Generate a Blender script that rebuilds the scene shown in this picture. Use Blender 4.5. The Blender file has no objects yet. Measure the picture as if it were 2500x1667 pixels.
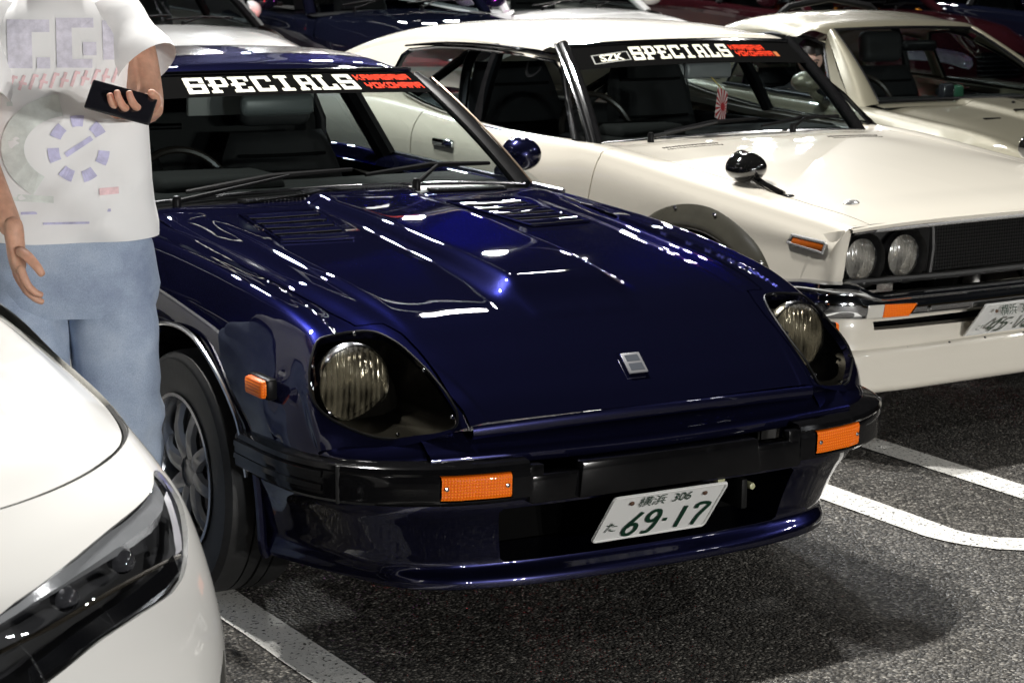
import bpy, bmesh, math, random
import numpy as np
from mathutils import Vector, Matrix, Euler

random.seed(7)
SC = bpy.context.scene
COL = SC.collection
R = math.radians

# ---------------------------------------------------------------- camera
CAM_LOC = (-2.877, -4.018, 1.6885)
cam = bpy.data.cameras.new('camera')
cam.sensor_width = 36.0
cam.lens = 5288.1 / 2500 * 36.0
cam.clip_start = 0.05
cam.clip_end = 2000
cam_ob = bpy.data.objects.new('camera', cam)
COL.objects.link(cam_ob)
_yaw, _pit, _rol = -0.542728, 0.189597, 0.015527
_f = Vector((-math.sin(_yaw) * math.cos(_pit), math.cos(_yaw) * math.cos(_pit), -math.sin(_pit)))
_r = Vector((math.cos(_yaw), math.sin(_yaw), 0))
_u = _r.cross(_f)
_r2 = math.cos(_rol) * _r + math.sin(_rol) * _u
_u2 = -math.sin(_rol) * _r + math.cos(_rol) * _u
cam_ob.matrix_world = Matrix(((_r2.x, _u2.x, -_f.x, CAM_LOC[0]), (_r2.y, _u2.y, -_f.y, CAM_LOC[1]),
                              (_r2.z, _u2.z, -_f.z, CAM_LOC[2]), (0, 0, 0, 1)))
cam.dof.use_dof = True
cam.dof.focus_distance = 5.4
cam.dof.aperture_fstop = 11
SC.camera = cam_ob

# ---------------------------------------------------------------- night sky, exposure
world = bpy.data.worlds.new('World')
SC.world = world
world.use_nodes = True
_n = world.node_tree.nodes
_sky = _n.new('ShaderNodeTexSky')
_sky.sky_type = 'NISHITA'
_sky.sun_disc = False
_sky.sun_elevation = R(-4)
_sky.sun_rotation = R(140)
world.node_tree.links.new(_sky.outputs[0], _n['Background'].inputs[0])
_n['Background'].inputs[1].default_value = 0.05
SC.view_settings.view_transform = 'Standard'
SC.view_settings.look = 'None'
SC.view_settings.exposure = 0.0
SC.view_settings.gamma = 1.0
SC.render.engine = 'CYCLES'
SC.cycles.use_denoising = True
SC.cycles.max_bounces = 10
SC.cycles.transparent_max_bounces = 16
SC.cycles.sample_clamp_indirect = 6.0
SC.cycles.caustics_reflective = False
SC.cycles.caustics_refractive = False

# ---------------------------------------------------------------- object helpers
def props(o, label=None, cat=None, group=None, kind=None):
    if label: o['label'] = label
    if cat: o['category'] = cat
    if group: o['group'] = group
    if kind: o['kind'] = kind
    return o

def empty(name, loc=(0, 0, 0), rz=0.0, label=None, cat=None, group=None):
    o = bpy.data.objects.new(name, None)
    COL.objects.link(o)
    o.location = loc
    o.rotation_euler = (0, 0, rz)
    o.empty_display_size = 0.1
    return props(o, label, cat, group)

def link_mesh(name, me, mat=None, parent=None, loc=None, rot=None):
    o = bpy.data.objects.new(name, me)
    COL.objects.link(o)
    if mat is not None and not me.materials:
        for m in (mat if isinstance(mat, (list, tuple)) else [mat]):
            me.materials.append(m)
    if parent: o.parent = parent
    if loc is not None: o.location = loc
    if rot is not None: o.rotation_euler = rot
    return o

def bm_obj(name, bm, mat, parent=None, smooth=35, loc=None, rot=None, weld=0):
    if weld: bmesh.ops.remove_doubles(bm, verts=bm.verts, dist=weld)
    bm.normal_update()
    if smooth:
        a = R(smooth)
        for f in bm.faces: f.smooth = True
        for e in bm.edges:
            if len(e.link_faces) == 2:
                if e.link_faces[0].normal.angle(e.link_faces[1].normal, 0) > a: e.smooth = False
    me = bpy.data.meshes.new(name)
    bm.to_mesh(me)
    bm.free()
    return link_mesh(name, me, mat, parent, loc, rot)

# ---------------------------------------------------------------- interpolation and surfaces
def pchip(xs, ys, t):
    xs = np.asarray(xs, float); ys = np.asarray(ys, float); t = np.asarray(t, float)
    one = ys.ndim == 1
    if one: ys = ys[:, None]
    h = np.diff(xs); d = np.diff(ys, axis=0) / h[:, None]
    m = np.zeros_like(ys)
    if len(xs) == 2:
        m[:] = d[0]
    else:
        for k in range(1, len(xs) - 1):
            w1 = 2 * h[k] + h[k - 1]; w2 = h[k] + 2 * h[k - 1]
            ok = d[k - 1] * d[k] > 0
            with np.errstate(divide='ignore', invalid='ignore'):
                v = (w1 + w2) / (w1 / d[k - 1] + w2 / d[k])
            m[k] = np.where(ok, v, 0)
        m[0] = d[0] + (d[0] - m[1]) * .5
        m[-1] = d[-1] + (d[-1] - m[-2]) * .5
    i = np.clip(np.searchsorted(xs, t, side='right') - 1, 0, len(xs) - 2)
    s = ((t - xs[i]) / h[i])[:, None]; hh = h[i][:, None]
    r = (ys[i] * (1 + 2 * s) * (1 - s) ** 2 + m[i] * hh * s * (1 - s) ** 2 +
         ys[i + 1] * s * s * (3 - 2 * s) + m[i + 1] * hh * s * s * (s - 1))
    return r[:, 0] if one else r

def catmull(ys, n, ts=None):
    """Catmull-Rom through rows of ys (k,d) with n samples per span."""
    ys = np.asarray(ys, float)
    k = len(ys)
    out = []
    for i in range(k - 1):
        p1, p2 = ys[i], ys[i + 1]
        p0 = ys[i - 1] if i > 0 else 2 * p1 - p2
        p3 = ys[i + 2] if i < k - 2 else 2 * p2 - p1
        d = np.linalg.norm
        l1 = d((p2 - p1).ravel()) + 1e-9
        l0 = d((p1 - p0).ravel()) + 1e-9
        l2 = d((p3 - p2).ravel()) + 1e-9
        m1 = ((p1 - p0) / l0 * l1 + (p2 - p1) / l1 * l0) / (l0 + l1) * l1
        m2 = ((p2 - p1) / l1 * l2 + (p3 - p2) / l2 * l1) / (l1 + l2) * l1
        for j in range(n if isinstance(n, int) else n[i]):
            s = j / (n if isinstance(n, int) else n[i])
            out.append(p1 * (1 + 2 * s) * (1 - s) ** 2 + m1 * s * (1 - s) ** 2 + p2 * s * s * (3 - 2 * s) + m2 * s * s * (s - 1))
    out.append(ys[-1])
    return np.array(out)

def spans(ctrl, cell):
    """samples per span so that cells are about `cell` metres; ctrl (k,m,3)"""
    ctrl = np.asarray(ctrl, float)
    L = np.linalg.norm(np.diff(ctrl, axis=0), axis=2).max(axis=1)
    return [max(1, int(round(l / cell))) for l in L]

def dense(ctrl, cu, cv, sharp_u=(), sharp_v=()):
    """ctrl grid (U,V,3) -> dense grid, smooth except at the sharp rows/columns"""
    g = np.asarray(ctrl, float)
    def run(a, cell, sharp):
        n = spans(a, cell)
        cuts = [0] + sorted(sharp) + [len(a) - 1]
        parts = []
        for a0, a1 in zip(cuts[:-1], cuts[1:]):
            if a1 <= a0: continue
            seg = catmull(a[a0:a1 + 1], n[a0:a1])
            parts.append(seg if not parts else seg[1:])
        return np.concatenate(parts)
    g = run(g, cu, sharp_u)
    g = run(g.transpose(1, 0, 2), cv, sharp_v).transpose(1, 0, 2)
    return g

def mirror_cols(g):
    """g: (U,V,3) with column 0 on x=0 -> full width grid from -x to +x"""
    l = g[:, :0:-1].copy()
    l[..., 0] *= -1
    return np.concatenate([l, g], axis=1)

def grid_bm(g, flip=False, bm=None):
    bm = bm or bmesh.new()
    U, V = g.shape[:2]
    vs = [[bm.verts.new(g[i, j]) for j in range(V)] for i in range(U)]
    for i in range(U - 1):
        for j in range(V - 1):
            q = (vs[i][j], vs[i][j + 1], vs[i + 1][j + 1], vs[i + 1][j])
            try: bm.faces.new(q[::-1] if flip else q)
            except ValueError: pass
    return bm

def in_poly(p, poly):
    x, y = p
    c = False
    n = len(poly)
    for i in range(n):
        x1, y1 = poly[i]; x2, y2 = poly[i - 1]
        if (y1 > y) != (y2 > y) and x < (x2 - x1) * (y - y1) / (y2 - y1) + x1: c = not c
    return c

def seg_d(p, a, b):
    ax, ay = a; bx, by = b
    dx, dy = bx - ax, by - ay
    L = dx * dx + dy * dy
    t = 0 if L == 0 else max(0, min(1, ((p[0] - ax) * dx + (p[1] - ay) * dy) / L))
    return math.hypot(p[0] - ax - t * dx, p[1] - ay - t * dy)

def cut(bm, poly, ax=(0, 1), pred=None, near=0.05, lip=0.0, extract=False, lipdir=None, ret_edges=False):
    """cut the outline `poly` (2D in axes ax) out of the sheet; lip turns the edge inward; extract returns the removed piece"""
    a0, a1 = ax
    xs = [p[0] for p in poly]; ys = [p[1] for p in poly]
    x0, x1, y0, y1 = min(xs) - near, max(xs) + near, min(ys) - near, max(ys) + near
    Wf = []
    for f in bm.faces:
        c = f.calc_center_median()
        if x0 < c[a0] < x1 and y0 < c[a1] < y1 and (pred is None or pred(c)): Wf.append(f)
    for i in range(len(poly)):
        a, b = poly[i - 1], poly[i]
        if math.hypot(a[0] - b[0], a[1] - b[1]) < 1e-7: continue
        no = [0, 0, 0]; co = [0, 0, 0]
        no[a0] = -(b[1] - a[1]); no[a1] = b[0] - a[0]
        co[a0], co[a1] = a
        cand = []
        for f in Wf:
            c = f.calc_center_median()
            if seg_d((c[a0], c[a1]), a, b) < near: cand.append(f)
        if not cand: continue
        cs = set(cand)
        es = {e for f in cand for e in f.edges}; vs = {v for f in cand for v in f.verts}
        res = bmesh.ops.bisect_plane(bm, geom=list(cs) + list(es) + list(vs), dist=1e-6, plane_co=co, plane_no=Vector(no).normalized())
        new = [g for g in res['geom'] if isinstance(g, bmesh.types.BMFace)]
        Wf = [f for f in Wf if f.is_valid and f not in cs] + [f for f in new if f.is_valid]
    Wf = list(dict.fromkeys(Wf))
    ins = []
    for f in Wf:
        if not f.is_valid: continue
        c = f.calc_center_median()
        if in_poly((c[a0], c[a1]), poly) and (pred is None or pred(c)): ins.append(f)
    out = None
    bm.normal_update()
    if extract:
        out = bmesh.new()
        mp = {}
        for f in ins:
            vv = []
            for v in f.verts:
                if v not in mp: mp[v] = out.verts.new(v.co)
                vv.append(mp[v])
            try: out.faces.new(vv)
            except ValueError: pass
    inset = set(ins)
    rim = set()
    for f in ins:
        for e in f.edges:
            if any(g not in inset for g in e.link_faces): rim.add(e)
    nrm = {v: v.normal.copy() for e in rim for v in e.verts}
    bmesh.ops.delete(bm, geom=ins, context='FACES_ONLY')
    loose = [e for e in bm.edges if not e.link_faces]
    bmesh.ops.delete(bm, geom=loose, context='EDGES')
    loose = [v for v in bm.verts if not v.link_edges]
    bmesh.ops.delete(bm, geom=loose, context='VERTS')
    if lip:
        es = [e for e in rim if e.is_valid and len(e.link_faces) == 1]
        vold = {v for e in es for v in e.verts}
        r = bmesh.ops.extrude_edge_only(bm, edges=es)
        for g in r['geom']:
            if isinstance(g, bmesh.types.BMVert):
                src = None
                for e in g.link_edges:
                    o = e.other_vert(g)
                    if o in vold: src = o; break
                d = Vector(lipdir) if lipdir else (-nrm.get(src, Vector((0, 0, 1))) if src else Vector((0, 0, -1)))
                g.co += d * lip
    return out

def slit_poly(pts, w):
    """closed strip polygon of width w round an open 2D polyline"""
    L, Rr = [], []
    n = len(pts)
    for i, p in enumerate(pts):
        a = pts[max(i - 1, 0)]; b = pts[min(i + 1, n - 1)]
        dx, dy = b[0] - a[0], b[1] - a[1]
        l = math.hypot(dx, dy) or 1
        nx, ny = -dy / l * w / 2, dx / l * w / 2
        L.append((p[0] + nx, p[1] + ny)); Rr.append((p[0] - nx, p[1] - ny))
    return L + Rr[::-1]

def slit(bm, pts, w=0.006, ax=(0, 1), pred=None, depth=0.014, near=0.03):
    cut(bm, slit_poly(pts, w), ax, pred, near=near, lip=depth)

def islands(bm):
    """split a bmesh in connected pieces, as a list of vert-index sets"""
    bm.verts.index_update()
    seen = set(); out = []
    for v in bm.verts:
        if v.index in seen: continue
        st = [v]; comp = []
        seen.add(v.index)
        while st:
            q = st.pop(); comp.append(q)
            for e in q.link_edges:
                o = e.other_vert(q)
                if o.index not in seen: seen.add(o.index); st.append(o)
        out.append(comp)
    return out

def take(bm, test):
    """move faces whose centre passes test into a new bmesh"""
    out = bmesh.new(); mp = {}; rm = []
    for f in bm.faces:
        if test(f.calc_center_median()):
            vv = []
            for v in f.verts:
                if v not in mp: mp[v] = out.verts.new(v.co)
                vv.append(mp[v])
            try: out.faces.new(vv)
            except ValueError: pass
            rm.append(f)
    bmesh.ops.delete(bm, geom=rm, context='FACES')
    return out

def take_island(bm, pt):
    """move the connected piece nearest to pt into a new bmesh"""
    comps = islands(bm)
    pt = Vector(pt)
    best = min(comps, key=lambda c: min((v.co - pt).length_squared for v in c))
    s = set(best)
    out = bmesh.new(); mp = {}; rm = []
    for f in bm.faces:
        if f.verts[0] in s:
            vv = []
            for v in f.verts:
                if v not in mp: mp[v] = out.verts.new(v.co)
                vv.append(mp[v])
            try: out.faces.new(vv)
            except ValueError: pass
            rm.append(f)
    bmesh.ops.delete(bm, geom=rm, context='FACES')
    return out

# ---------------------------------------------------------------- simple shapes
def box_bm(c, s, bev=0.0, bm=None, rot=None, seg=2):
    t = bmesh.new()
    bmesh.ops.create_cube(t, size=1)
    for v in t.verts: v.co = Vector((v.co.x * s[0], v.co.y * s[1], v.co.z * s[2]))
    if bev: bmesh.ops.bevel(t, geom=list(t.edges), offset=bev, segments=seg, affect='EDGES', profile=.5)
    if rot is not None:
        m = Euler(rot).to_matrix()
        for v in t.verts: v.co = m @ v.co
    for v in t.verts: v.co += Vector(c)
    return merge(bm, t)

def merge(bm, t):
    if bm is None: return t
    mp = {v: bm.verts.new(v.co) for v in t.verts}
    for f in t.faces:
        try: bm.faces.new([mp[v] for v in f.verts])
        except ValueError: pass
    t.free()
    return bm

def tube_bm(path, rad, n=10, bm=None, caps=True, up=None, flat=1.0):
    bm = bm or bmesh.new()
    path = [Vector(p) for p in path]
    rs = rad if isinstance(rad, (list, tuple)) else [rad] * len(path)
    prev = None; ring0 = None
    u = None
    for i, p in enumerate(path):
        d = (path[min(i + 1, len(path) - 1)] - path[max(i - 1, 0)])
        d.normalize()
        if u is None:
            a = Vector(up) if up else (Vector((0, 0, 1)) if abs(d.z) < .9 else Vector((1, 0, 0)))
            u = (a - d * a.dot(d)).normalized()
        else:
            u = (u - d * u.dot(d)).normalized()
        w = d.cross(u)
        ring = [bm.verts.new(p + (u * math.cos(2 * math.pi * k / n) * flat + w * math.sin(2 * math.pi * k / n)) * rs[i]) for k in range(n)]
        if prev:
            for k in range(n):
                bm.faces.new((prev[k], prev[(k + 1) % n], ring[(k + 1) % n], ring[k]))
        else: ring0 = ring
        prev = ring
    if caps:
        bm.faces.new(ring0[::-1]); bm.faces.new(prev)
    return bm

def lathe_bm(prof, n=48, axis='x', c=(0, 0, 0), bm=None, a0=0, a1=2 * math.pi, sgn=1):
    """prof: list of (r, h); revolve round the axis"""
    bm = bm or bmesh.new()
    full = abs(a1 - a0 - 2 * math.pi) < 1e-6
    rows = []
    for k in range(n if full else n + 1):
        a = a0 + (a1 - a0) * k / n
        row = []
        for r, h in prof:
            ca, sa = math.cos(a) * r, math.sin(a) * r
            if axis == 'x': p = (h * sgn, ca, sa)
            elif axis == 'y': p = (ca, h * sgn, sa)
            else: p = (ca, sa, h)
            row.append(bm.verts.new(Vector(p) + Vector(c)))
        rows.append(row)
    m = len(rows)
    for k in range(m if full else m - 1):
        a, b = rows[k], rows[(k + 1) % m]
        for j in range(len(prof) - 1):
            try: bm.faces.new((a[j], a[j + 1], b[j + 1], b[j]))
            except ValueError: pass
    bmesh.ops.remove_doubles(bm, verts=bm.verts, dist=1e-6)
    bmesh.ops.recalc_face_normals(bm, faces=bm.faces)
    return bm

def plate_bm(poly, thick, frame=None, bev=0.0, bm=None):
    """extrude a 2D polygon; frame maps (u, v, w) -> 3D"""
    t = bmesh.new()
    fr = frame or (lambda u, v, w: Vector((u, v, w)))
    top = [t.verts.new(fr(u, v, 0)) for u, v in poly]
    bot = [t.verts.new(fr(u, v, -thick)) for u, v in poly]
    t.faces.new(top); t.faces.new(bot[::-1])
    n = len(poly)
    for i in range(n): t.faces.new((top[i - 1], top[i], bot[i], bot[i - 1]))
    bmesh.ops.recalc_face_normals(t, faces=t.faces)
    if bev: bmesh.ops.bevel(t, geom=list(t.edges), offset=bev, segments=2, affect='EDGES', profile=.5)
    return merge(bm, t)

def rrect(w, h, r, n=5, cx=0, cy=0):
    out = []
    for sx, sy, a in ((1, 1, 0), (-1, 1, 90), (-1, -1, 180), (1, -1, 270)):
        for k in range(n + 1):
            t = R(a + 90 * k / n)
            out.append((cx + sx * (w / 2 - r) + r * math.cos(t), cy + sy * (h / 2 - r) + r * math.sin(t)))
    return out

def sweep_bm(path, prof, bm=None, closed_prof=False, flip=False):
    """path: list of (pos, out) with out the horizontal outward unit vector; prof: list of (out, z)"""
    g = np.array([[[p[0] + o[0] * a, p[1] + o[1] * a, (p[2] if len(p) > 2 else 0) + z] for a, z in prof] for p, o in path])
    if closed_prof: g = np.concatenate([g, g[:, :1]], axis=1)
    return grid_bm(g, flip, bm)

def plan_path(pts, n=10, z=0.0):
    """smooth plan curve -> [(pos, outward)] ; outward is to the right-hand side of travel rotated (for paths run +x -> outwards)"""
    c = catmull([(p[0], p[1], p[2] if len(p) > 2 else z) for p in pts], n)
    out = []
    for i in range(len(c)):
        d = c[min(i + 1, len(c) - 1)] - c[max(i - 1, 0)]
        l = math.hypot(d[0], d[1]) or 1
        out.append(((c[i][0], c[i][1], c[i][2]), (d[1] / l, -d[0] / l)))
    return out

def xform(bm, m):
    for v in bm.verts: v.co = m @ v.co
    return bm

def text_mesh(s, size, bold=0.0, align='CENTER', sx=1.0):
    c = bpy.data.curves.new('lettering', 'FONT')
    c.body = s; c.size = size; c.align_x = align; c.align_y = 'CENTER'
    c.offset = bold
    c.resolution_u = 3
    o = bpy.data.objects.new('lettering', c)
    COL.objects.link(o)
    dg = bpy.context.evaluated_depsgraph_get()
    me = bpy.data.meshes.new_from_object(o.evaluated_get(dg))
    bpy.data.objects.remove(o); bpy.data.curves.remove(c)
    me.materials.clear()
    for v in me.vertices: v.co.x *= sx
    return me

def mesh_to(bm, me, fr):
    """append mesh `me` (flat, in xy) to bm through frame fr(u, v)"""
    vs = [bm.verts.new(fr(v.co.x, v.co.y)) for v in me.vertices]
    for p in me.polygons:
        try: bm.faces.new([vs[i] for i in p.vertices])
        except ValueError: pass
    bpy.data.meshes.remove(me)
    return bm

def stroke_bm(pts, w, fr, bm):
    """a flat brush stroke of width w along 2D points, mapped by fr(u, v)"""
    pl = slit_poly(pts, w)
    n = len(pts)
    vs = [bm.verts.new(fr(*p)) for p in pl]
    for i in range(n - 1):
        try: bm.faces.new((vs[i], vs[i + 1], vs[2 * n - 2 - i], vs[2 * n - 1 - i]))
        except ValueError: pass
    return bm

# ---------------------------------------------------------------- materials
_M = {}
def nt(name):
    m = bpy.data.materials.new(name)
    m.use_nodes = True
    t = m.node_tree
    return m, t, t.nodes['Principled BSDF']

def setp(b, **k):
    names = dict(col='Base Color', rough='Roughness', metal='Metallic', coat='Coat Weight', coatr='Coat Roughness',
                 spec='Specular IOR Level', ior='IOR', emit='Emission Color', emits='Emission Strength', trans='Transmission Weight',
                 alpha='Alpha', sheen='Sheen Weight', sss='Subsurface Weight')
    for a, v in k.items():
        s = b.inputs[names[a]]
        s.default_value = (*v, 1) if isinstance(v, (tuple, list)) and len(v) == 3 else v

def noise(t, scale, detail=4, rough=.5, vec=None, dim='3D'):
    n = t.nodes.new('ShaderNodeTexNoise')
    n.inputs['Scale'].default_value = scale; n.inputs['Detail'].default_value = detail; n.inputs['Roughness'].default_value = rough
    if vec is None:
        tc = t.nodes.new('ShaderNodeTexCoord'); vec = tc.outputs['Object']
    t.links.new(vec, n.inputs['Vector'])
    return n

def ramp(t, fac, stops):
    r = t.nodes.new('ShaderNodeValToRGB')
    e = r.color_ramp.elements
    while len(e) < len(stops): e.new(.5)
    for q, (p, c) in zip(e, stops):
        q.position = p; q.color = (*c, 1) if len(c) == 3 else c
    t.links.new(fac, r.inputs[0])
    return r

def bump(t, b, height, strength=.2, dist=.01, sock='Normal'):
    n = t.nodes.new('ShaderNodeBump')
    n.inputs['Strength'].default_value = strength; n.inputs['Distance'].default_value = dist
    t.links.new(height, n.inputs['Height'])
    t.links.new(n.outputs[0], b.inputs[sock])
    return n

def simple(name, col, rough=.5, metal=0.0, var=.0, nscale=40, bmp=0.0, **k):
    if name in _M: return _M[name]
    m, t, b = nt(name)
    setp(b, col=col, rough=rough, metal=metal, **k)
    if var or bmp:
        n = noise(t, nscale, 5, .6)
        if var:
            r = ramp(t, n.outputs[0], [(.3, tuple(c * (1 - var) for c in col)), (.7, tuple(min(1, c * (1 + var)) for c in col))])
            t.links.new(r.outputs[0], b.inputs['Base Color'])
        if bmp: bump(t, b, n.outputs[0], bmp, .003)
    _M[name] = m
    return m

def paint(name, col, metal=0.0, rough=.35, flake=0.0, coat=1.0, dust=.05, coatr=.03, peel=.012, spec=.5, edge=None):
    """car paint: base, optional flakes, clear coat with faint orange peel and wiping marks"""
    if name in _M: return _M[name]
    m, t, b = nt(name)
    setp(b, col=col, rough=rough, metal=metal, coat=coat, coatr=coatr, spec=spec)
    if edge: b.inputs['Specular Tint'].default_value = (*edge, 1)
    n = noise(t, 9, 6, .65)
    r = ramp(t, n.outputs[0], [(.35, (coatr,) * 3), (.75, (coatr + dust,) * 3)])
    t.links.new(r.outputs[0], b.inputs['Coat Roughness'])
    p = noise(t, 260, 2, .5)
    bump(t, b, p.outputs[0], peel * 3, .002, 'Coat Normal')
    if flake:
        v = t.nodes.new('ShaderNodeTexVoronoi')
        v.inputs['Scale'].default_value = 1400
        tc = t.nodes.new('ShaderNodeTexCoord')
        t.links.new(tc.outputs['Object'], v.inputs['Vector'])
        bump(t, b, v.outputs['Distance'], flake, .002, 'Normal')
    _M[name] = m
    return m

def sheet_ior(t, fr, ior):
    """a pane has air on both sides: the same index whichever face is met first"""
    ge = t.nodes.new('ShaderNodeNewGeometry')
    mr = t.nodes.new('ShaderNodeMapRange')
    mr.inputs['To Min'].default_value = ior; mr.inputs['To Max'].default_value = 1 / ior
    t.links.new(ge.outputs['Backfacing'], mr.inputs['Value'])
    t.links.new(mr.outputs['Result'], fr.inputs[0])

def thin_glass(name, tint=(.8, .85, .85), ior=1.5, rough=0.0):
    if name in _M: return _M[name]
    m = bpy.data.materials.new(name)
    m.use_nodes = True
    t = m.node_tree
    t.nodes.clear()
    o = t.nodes.new('ShaderNodeOutputMaterial')
    mx = t.nodes.new('ShaderNodeMixShader')
    tr = t.nodes.new('ShaderNodeBsdfTransparent'); tr.inputs[0].default_value = (*tint, 1)
    gl = t.nodes.new('ShaderNodeBsdfGlossy'); gl.inputs['Roughness'].default_value = rough; gl.inputs[0].default_value = (1, 1, 1, 1)
    fr = t.nodes.new('ShaderNodeFresnel')
    sheet_ior(t, fr, ior)
    t.links.new(fr.outputs[0], mx.inputs[0]); t.links.new(tr.outputs[0], mx.inputs[1]); t.links.new(gl.outputs[0], mx.inputs[2])
    t.links.new(mx.outputs[0], o.inputs[0])
    _M[name] = m
    return m

def emission(name, col, s):
    if name in _M: return _M[name]
    m, t, b = nt(name)
    setp(b, col=(0, 0, 0), emit=col, emits=s)
    _M[name] = m
    return m

CHROME = simple('chrome', (.62, .63, .65), .07, 1.0)
CHROME_DULL = simple('worn chrome', (.45, .46, .48), .18, 1.0, var=.12, nscale=25)
RUBBER = simple('black rubber', (.012, .012, .012), .55, var=.3, nscale=60, bmp=.15)
BLACK_TRIM = simple('satin black trim', (.006, .006, .0065), .34, var=.25, nscale=50, spec=.08)
BRIGHT = simple('bright trim', (.70, .70, .70), .22, .75)
BLACK_PLASTIC = simple('black bumper plastic', (.004, .004, .0045), .10, var=.2, nscale=30, spec=.22)
DARK = simple('dark cavity', (.003, .003, .003), .9, spec=.03)
VINYL = simple('black vinyl', (.030, .030, .031), .5, spec=.12, bmp=.25, nscale=350)
DASH = simple('matt black dash', (.009, .009, .009), .75, spec=.06, bmp=.2, nscale=200)
GLASS = thin_glass('window glass', (.72, .78, .77))
GLASS_DARK = thin_glass('smoked window glass', (.30, .34, .36))
PERSPEX = thin_glass('smoky acrylic', (.72, .69, .60), 1.55)
WHITE_INK = simple('cream vinyl lettering', (.78, .76, .62), .5)
RED_INK = simple('red vinyl lettering', (.85, .055, .02), .7, spec=.1)
KEY, FRONT, SIDE, RIGHT, BACK = 1200.0, 1550.0, 45.0, 300.0, 800.0
# ---------------------------------------------------------------- lot lamps (all outside the frame; one mast is an added fill)
def lot_lamp(base, heads, watt, col, label, tilt_to, size=(.30, .17)):
    """pole with an arm to each LED head; heads are (x, y, z)"""
    watt = watt * (.165 if size[0] < .35 else .088) / (size[0] * size[1])
    e = empty('floodlight_mast', base, 0, label, 'lamp post', 'floodlight masts round the parking lot')
    bx, by = base[0], base[1]
    top = max(h[2] for h in heads)
    bm = tube_bm([(0, 0, 0), (0, 0, .35), (0, 0, .36), (0, 0, top + .25)], [.11, .11, .075, .05], 14)
    bm_obj('pole', bm, simple('galvanised steel', (.35, .36, .37), .45, .8, var=.15), e)
    for h in heads:
        hx, hy, hz = h[0] - bx, h[1] - by, h[2]
        bm = tube_bm([(0, 0, top), (hx * .5, hy * .5, top * .5 + hz * .5 + .12), (hx, hy, hz + .08)], .032, 8)
        bm_obj('arm', bm, simple('galvanised steel', (.35, .36, .37), .45, .8), e)
        d = Vector((tilt_to[0] - h[0], tilt_to[1] - h[1], tilt_to[2] - h[2])).normalized()
        q = d.to_track_quat('-Z', 'Y')
        hd = bm_obj('lamp_head', box_bm((0, 0, .05), (size[0] + .06, size[1] + .06, .08), .02), simple('lamp housing', (.05, .05, .055), .4), e)
        hd.location = (hx, hy, hz); hd.rotation_euler = q.to_euler()
        lm = bmesh.new()
        vs = [lm.verts.new((sx * size[0] / 2, sy * size[1] / 2, .004)) for sx, sy in ((-1, -1), (-1, 1), (1, 1), (1, -1))]
        lm.faces.new(vs)
        o = bm_obj('led_panel', lm, emission('led %s %d' % (col, watt), col, watt), hd, smooth=0)
    return e

WARM = (1.0, .975, .93)
COOL = (.95, .97, 1.0)
# key: behind the blue car, high up; its shadow falls forward of the bumper
lot_lamp((-2.2, 7.2, 0), [(-1.05, 4.0, 7.4), (.15, 4.15, 7.4)], KEY, WARM, 'tall floodlight mast behind the navy sports car, two heads over the bays', (.4, 1.2, 0))
# low, far lamps in front of the row light the noses
lot_lamp((2.5, -16.6, 0), [(2.0, -16.4, 2.5), (3.0, -16.4, 2.5)], FRONT, WARM, 'floodlight mast across the aisle facing the parked noses', (1.5, 1, .6))
lot_lamp((-11.5, -11.0, 0), [(-11.3, -10.5, 5.6), (-11.0, -11.2, 5.6)], SIDE, WARM, 'floodlight mast far to the left of the aisle', (0, 0, .6))
lot_lamp((13.5, -3.0, 0), [(12.6, -2.6, 7.2), (12.6, -3.6, 7.2)], RIGHT, WARM, 'floodlight mast to the right past the champagne coupe', (3, 2, .5))
lot_lamp((4.2, 16.5, 0), [(3.4, 13.8, 8.6), (4.6, 13.8, 8.6)], BACK, COOL, 'floodlight mast in the rear row behind the white cars', (3, 5, .5))
lot_lamp((-6.5, 3.5, 0), [(-5.6, 3.2, 7.0), (-5.6, 2.2, 7.0)], SIDE, COOL, 'floodlight mast left of the near white hatchback', (-2, 1, .5), (.40, .22))
lot_lamp((-2.6, -17.6, 0), [(-2.6, -17.2, 2.7), (-1.8, -17.4, 2.7)], FRONT * .30, COOL, 'added fill floodlight across the aisle on the left', (-1, 1, .8))  # added fill lamp, brightens the front of the walking person
lot_lamp((8.8, -9.0, 0), [(8.2, -8.4, 6.4), (9.0, -8.2, 6.4)], SIDE * 2, COOL, 'floodlight mast on the right of the aisle', (3, 2, .5), (.40, .22))
lot_lamp((6.2, 15.0, 0), [(5.6, 8.6, 8.2), (6.6, 8.6, 8.2)], SIDE * 6, WARM, 'floodlight mast with a long arm over the back row', (5, 6, .5), (.40, .22))
lot_lamp((11.5, 18.5, 0), [(10.6, 17.6, 8.0), (11.8, 17.4, 8.0)], BACK, WARM, 'floodlight mast at the far right end of the lot', (6, 6, .5))

for k_, (x_, y_, z_) in enumerate(((10.5, 21, 6.8), (15.5, 27, 7.6), (20.5, 25, 7.0), (14.5, 35, 9.0), (25, 33, 8.4), (7.5, 30, 8.0))):
    lot_lamp((x_, y_ + .8, 0), [(x_ - .5, y_, z_), (x_ + .5, y_, z_)], 260, COOL if k_ % 2 else WARM, ('distant floodlight mast, %s of the far row' % ('first', 'second', 'third', 'fourth', 'fifth', 'sixth')[k_]), (3, 3, .5))

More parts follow.
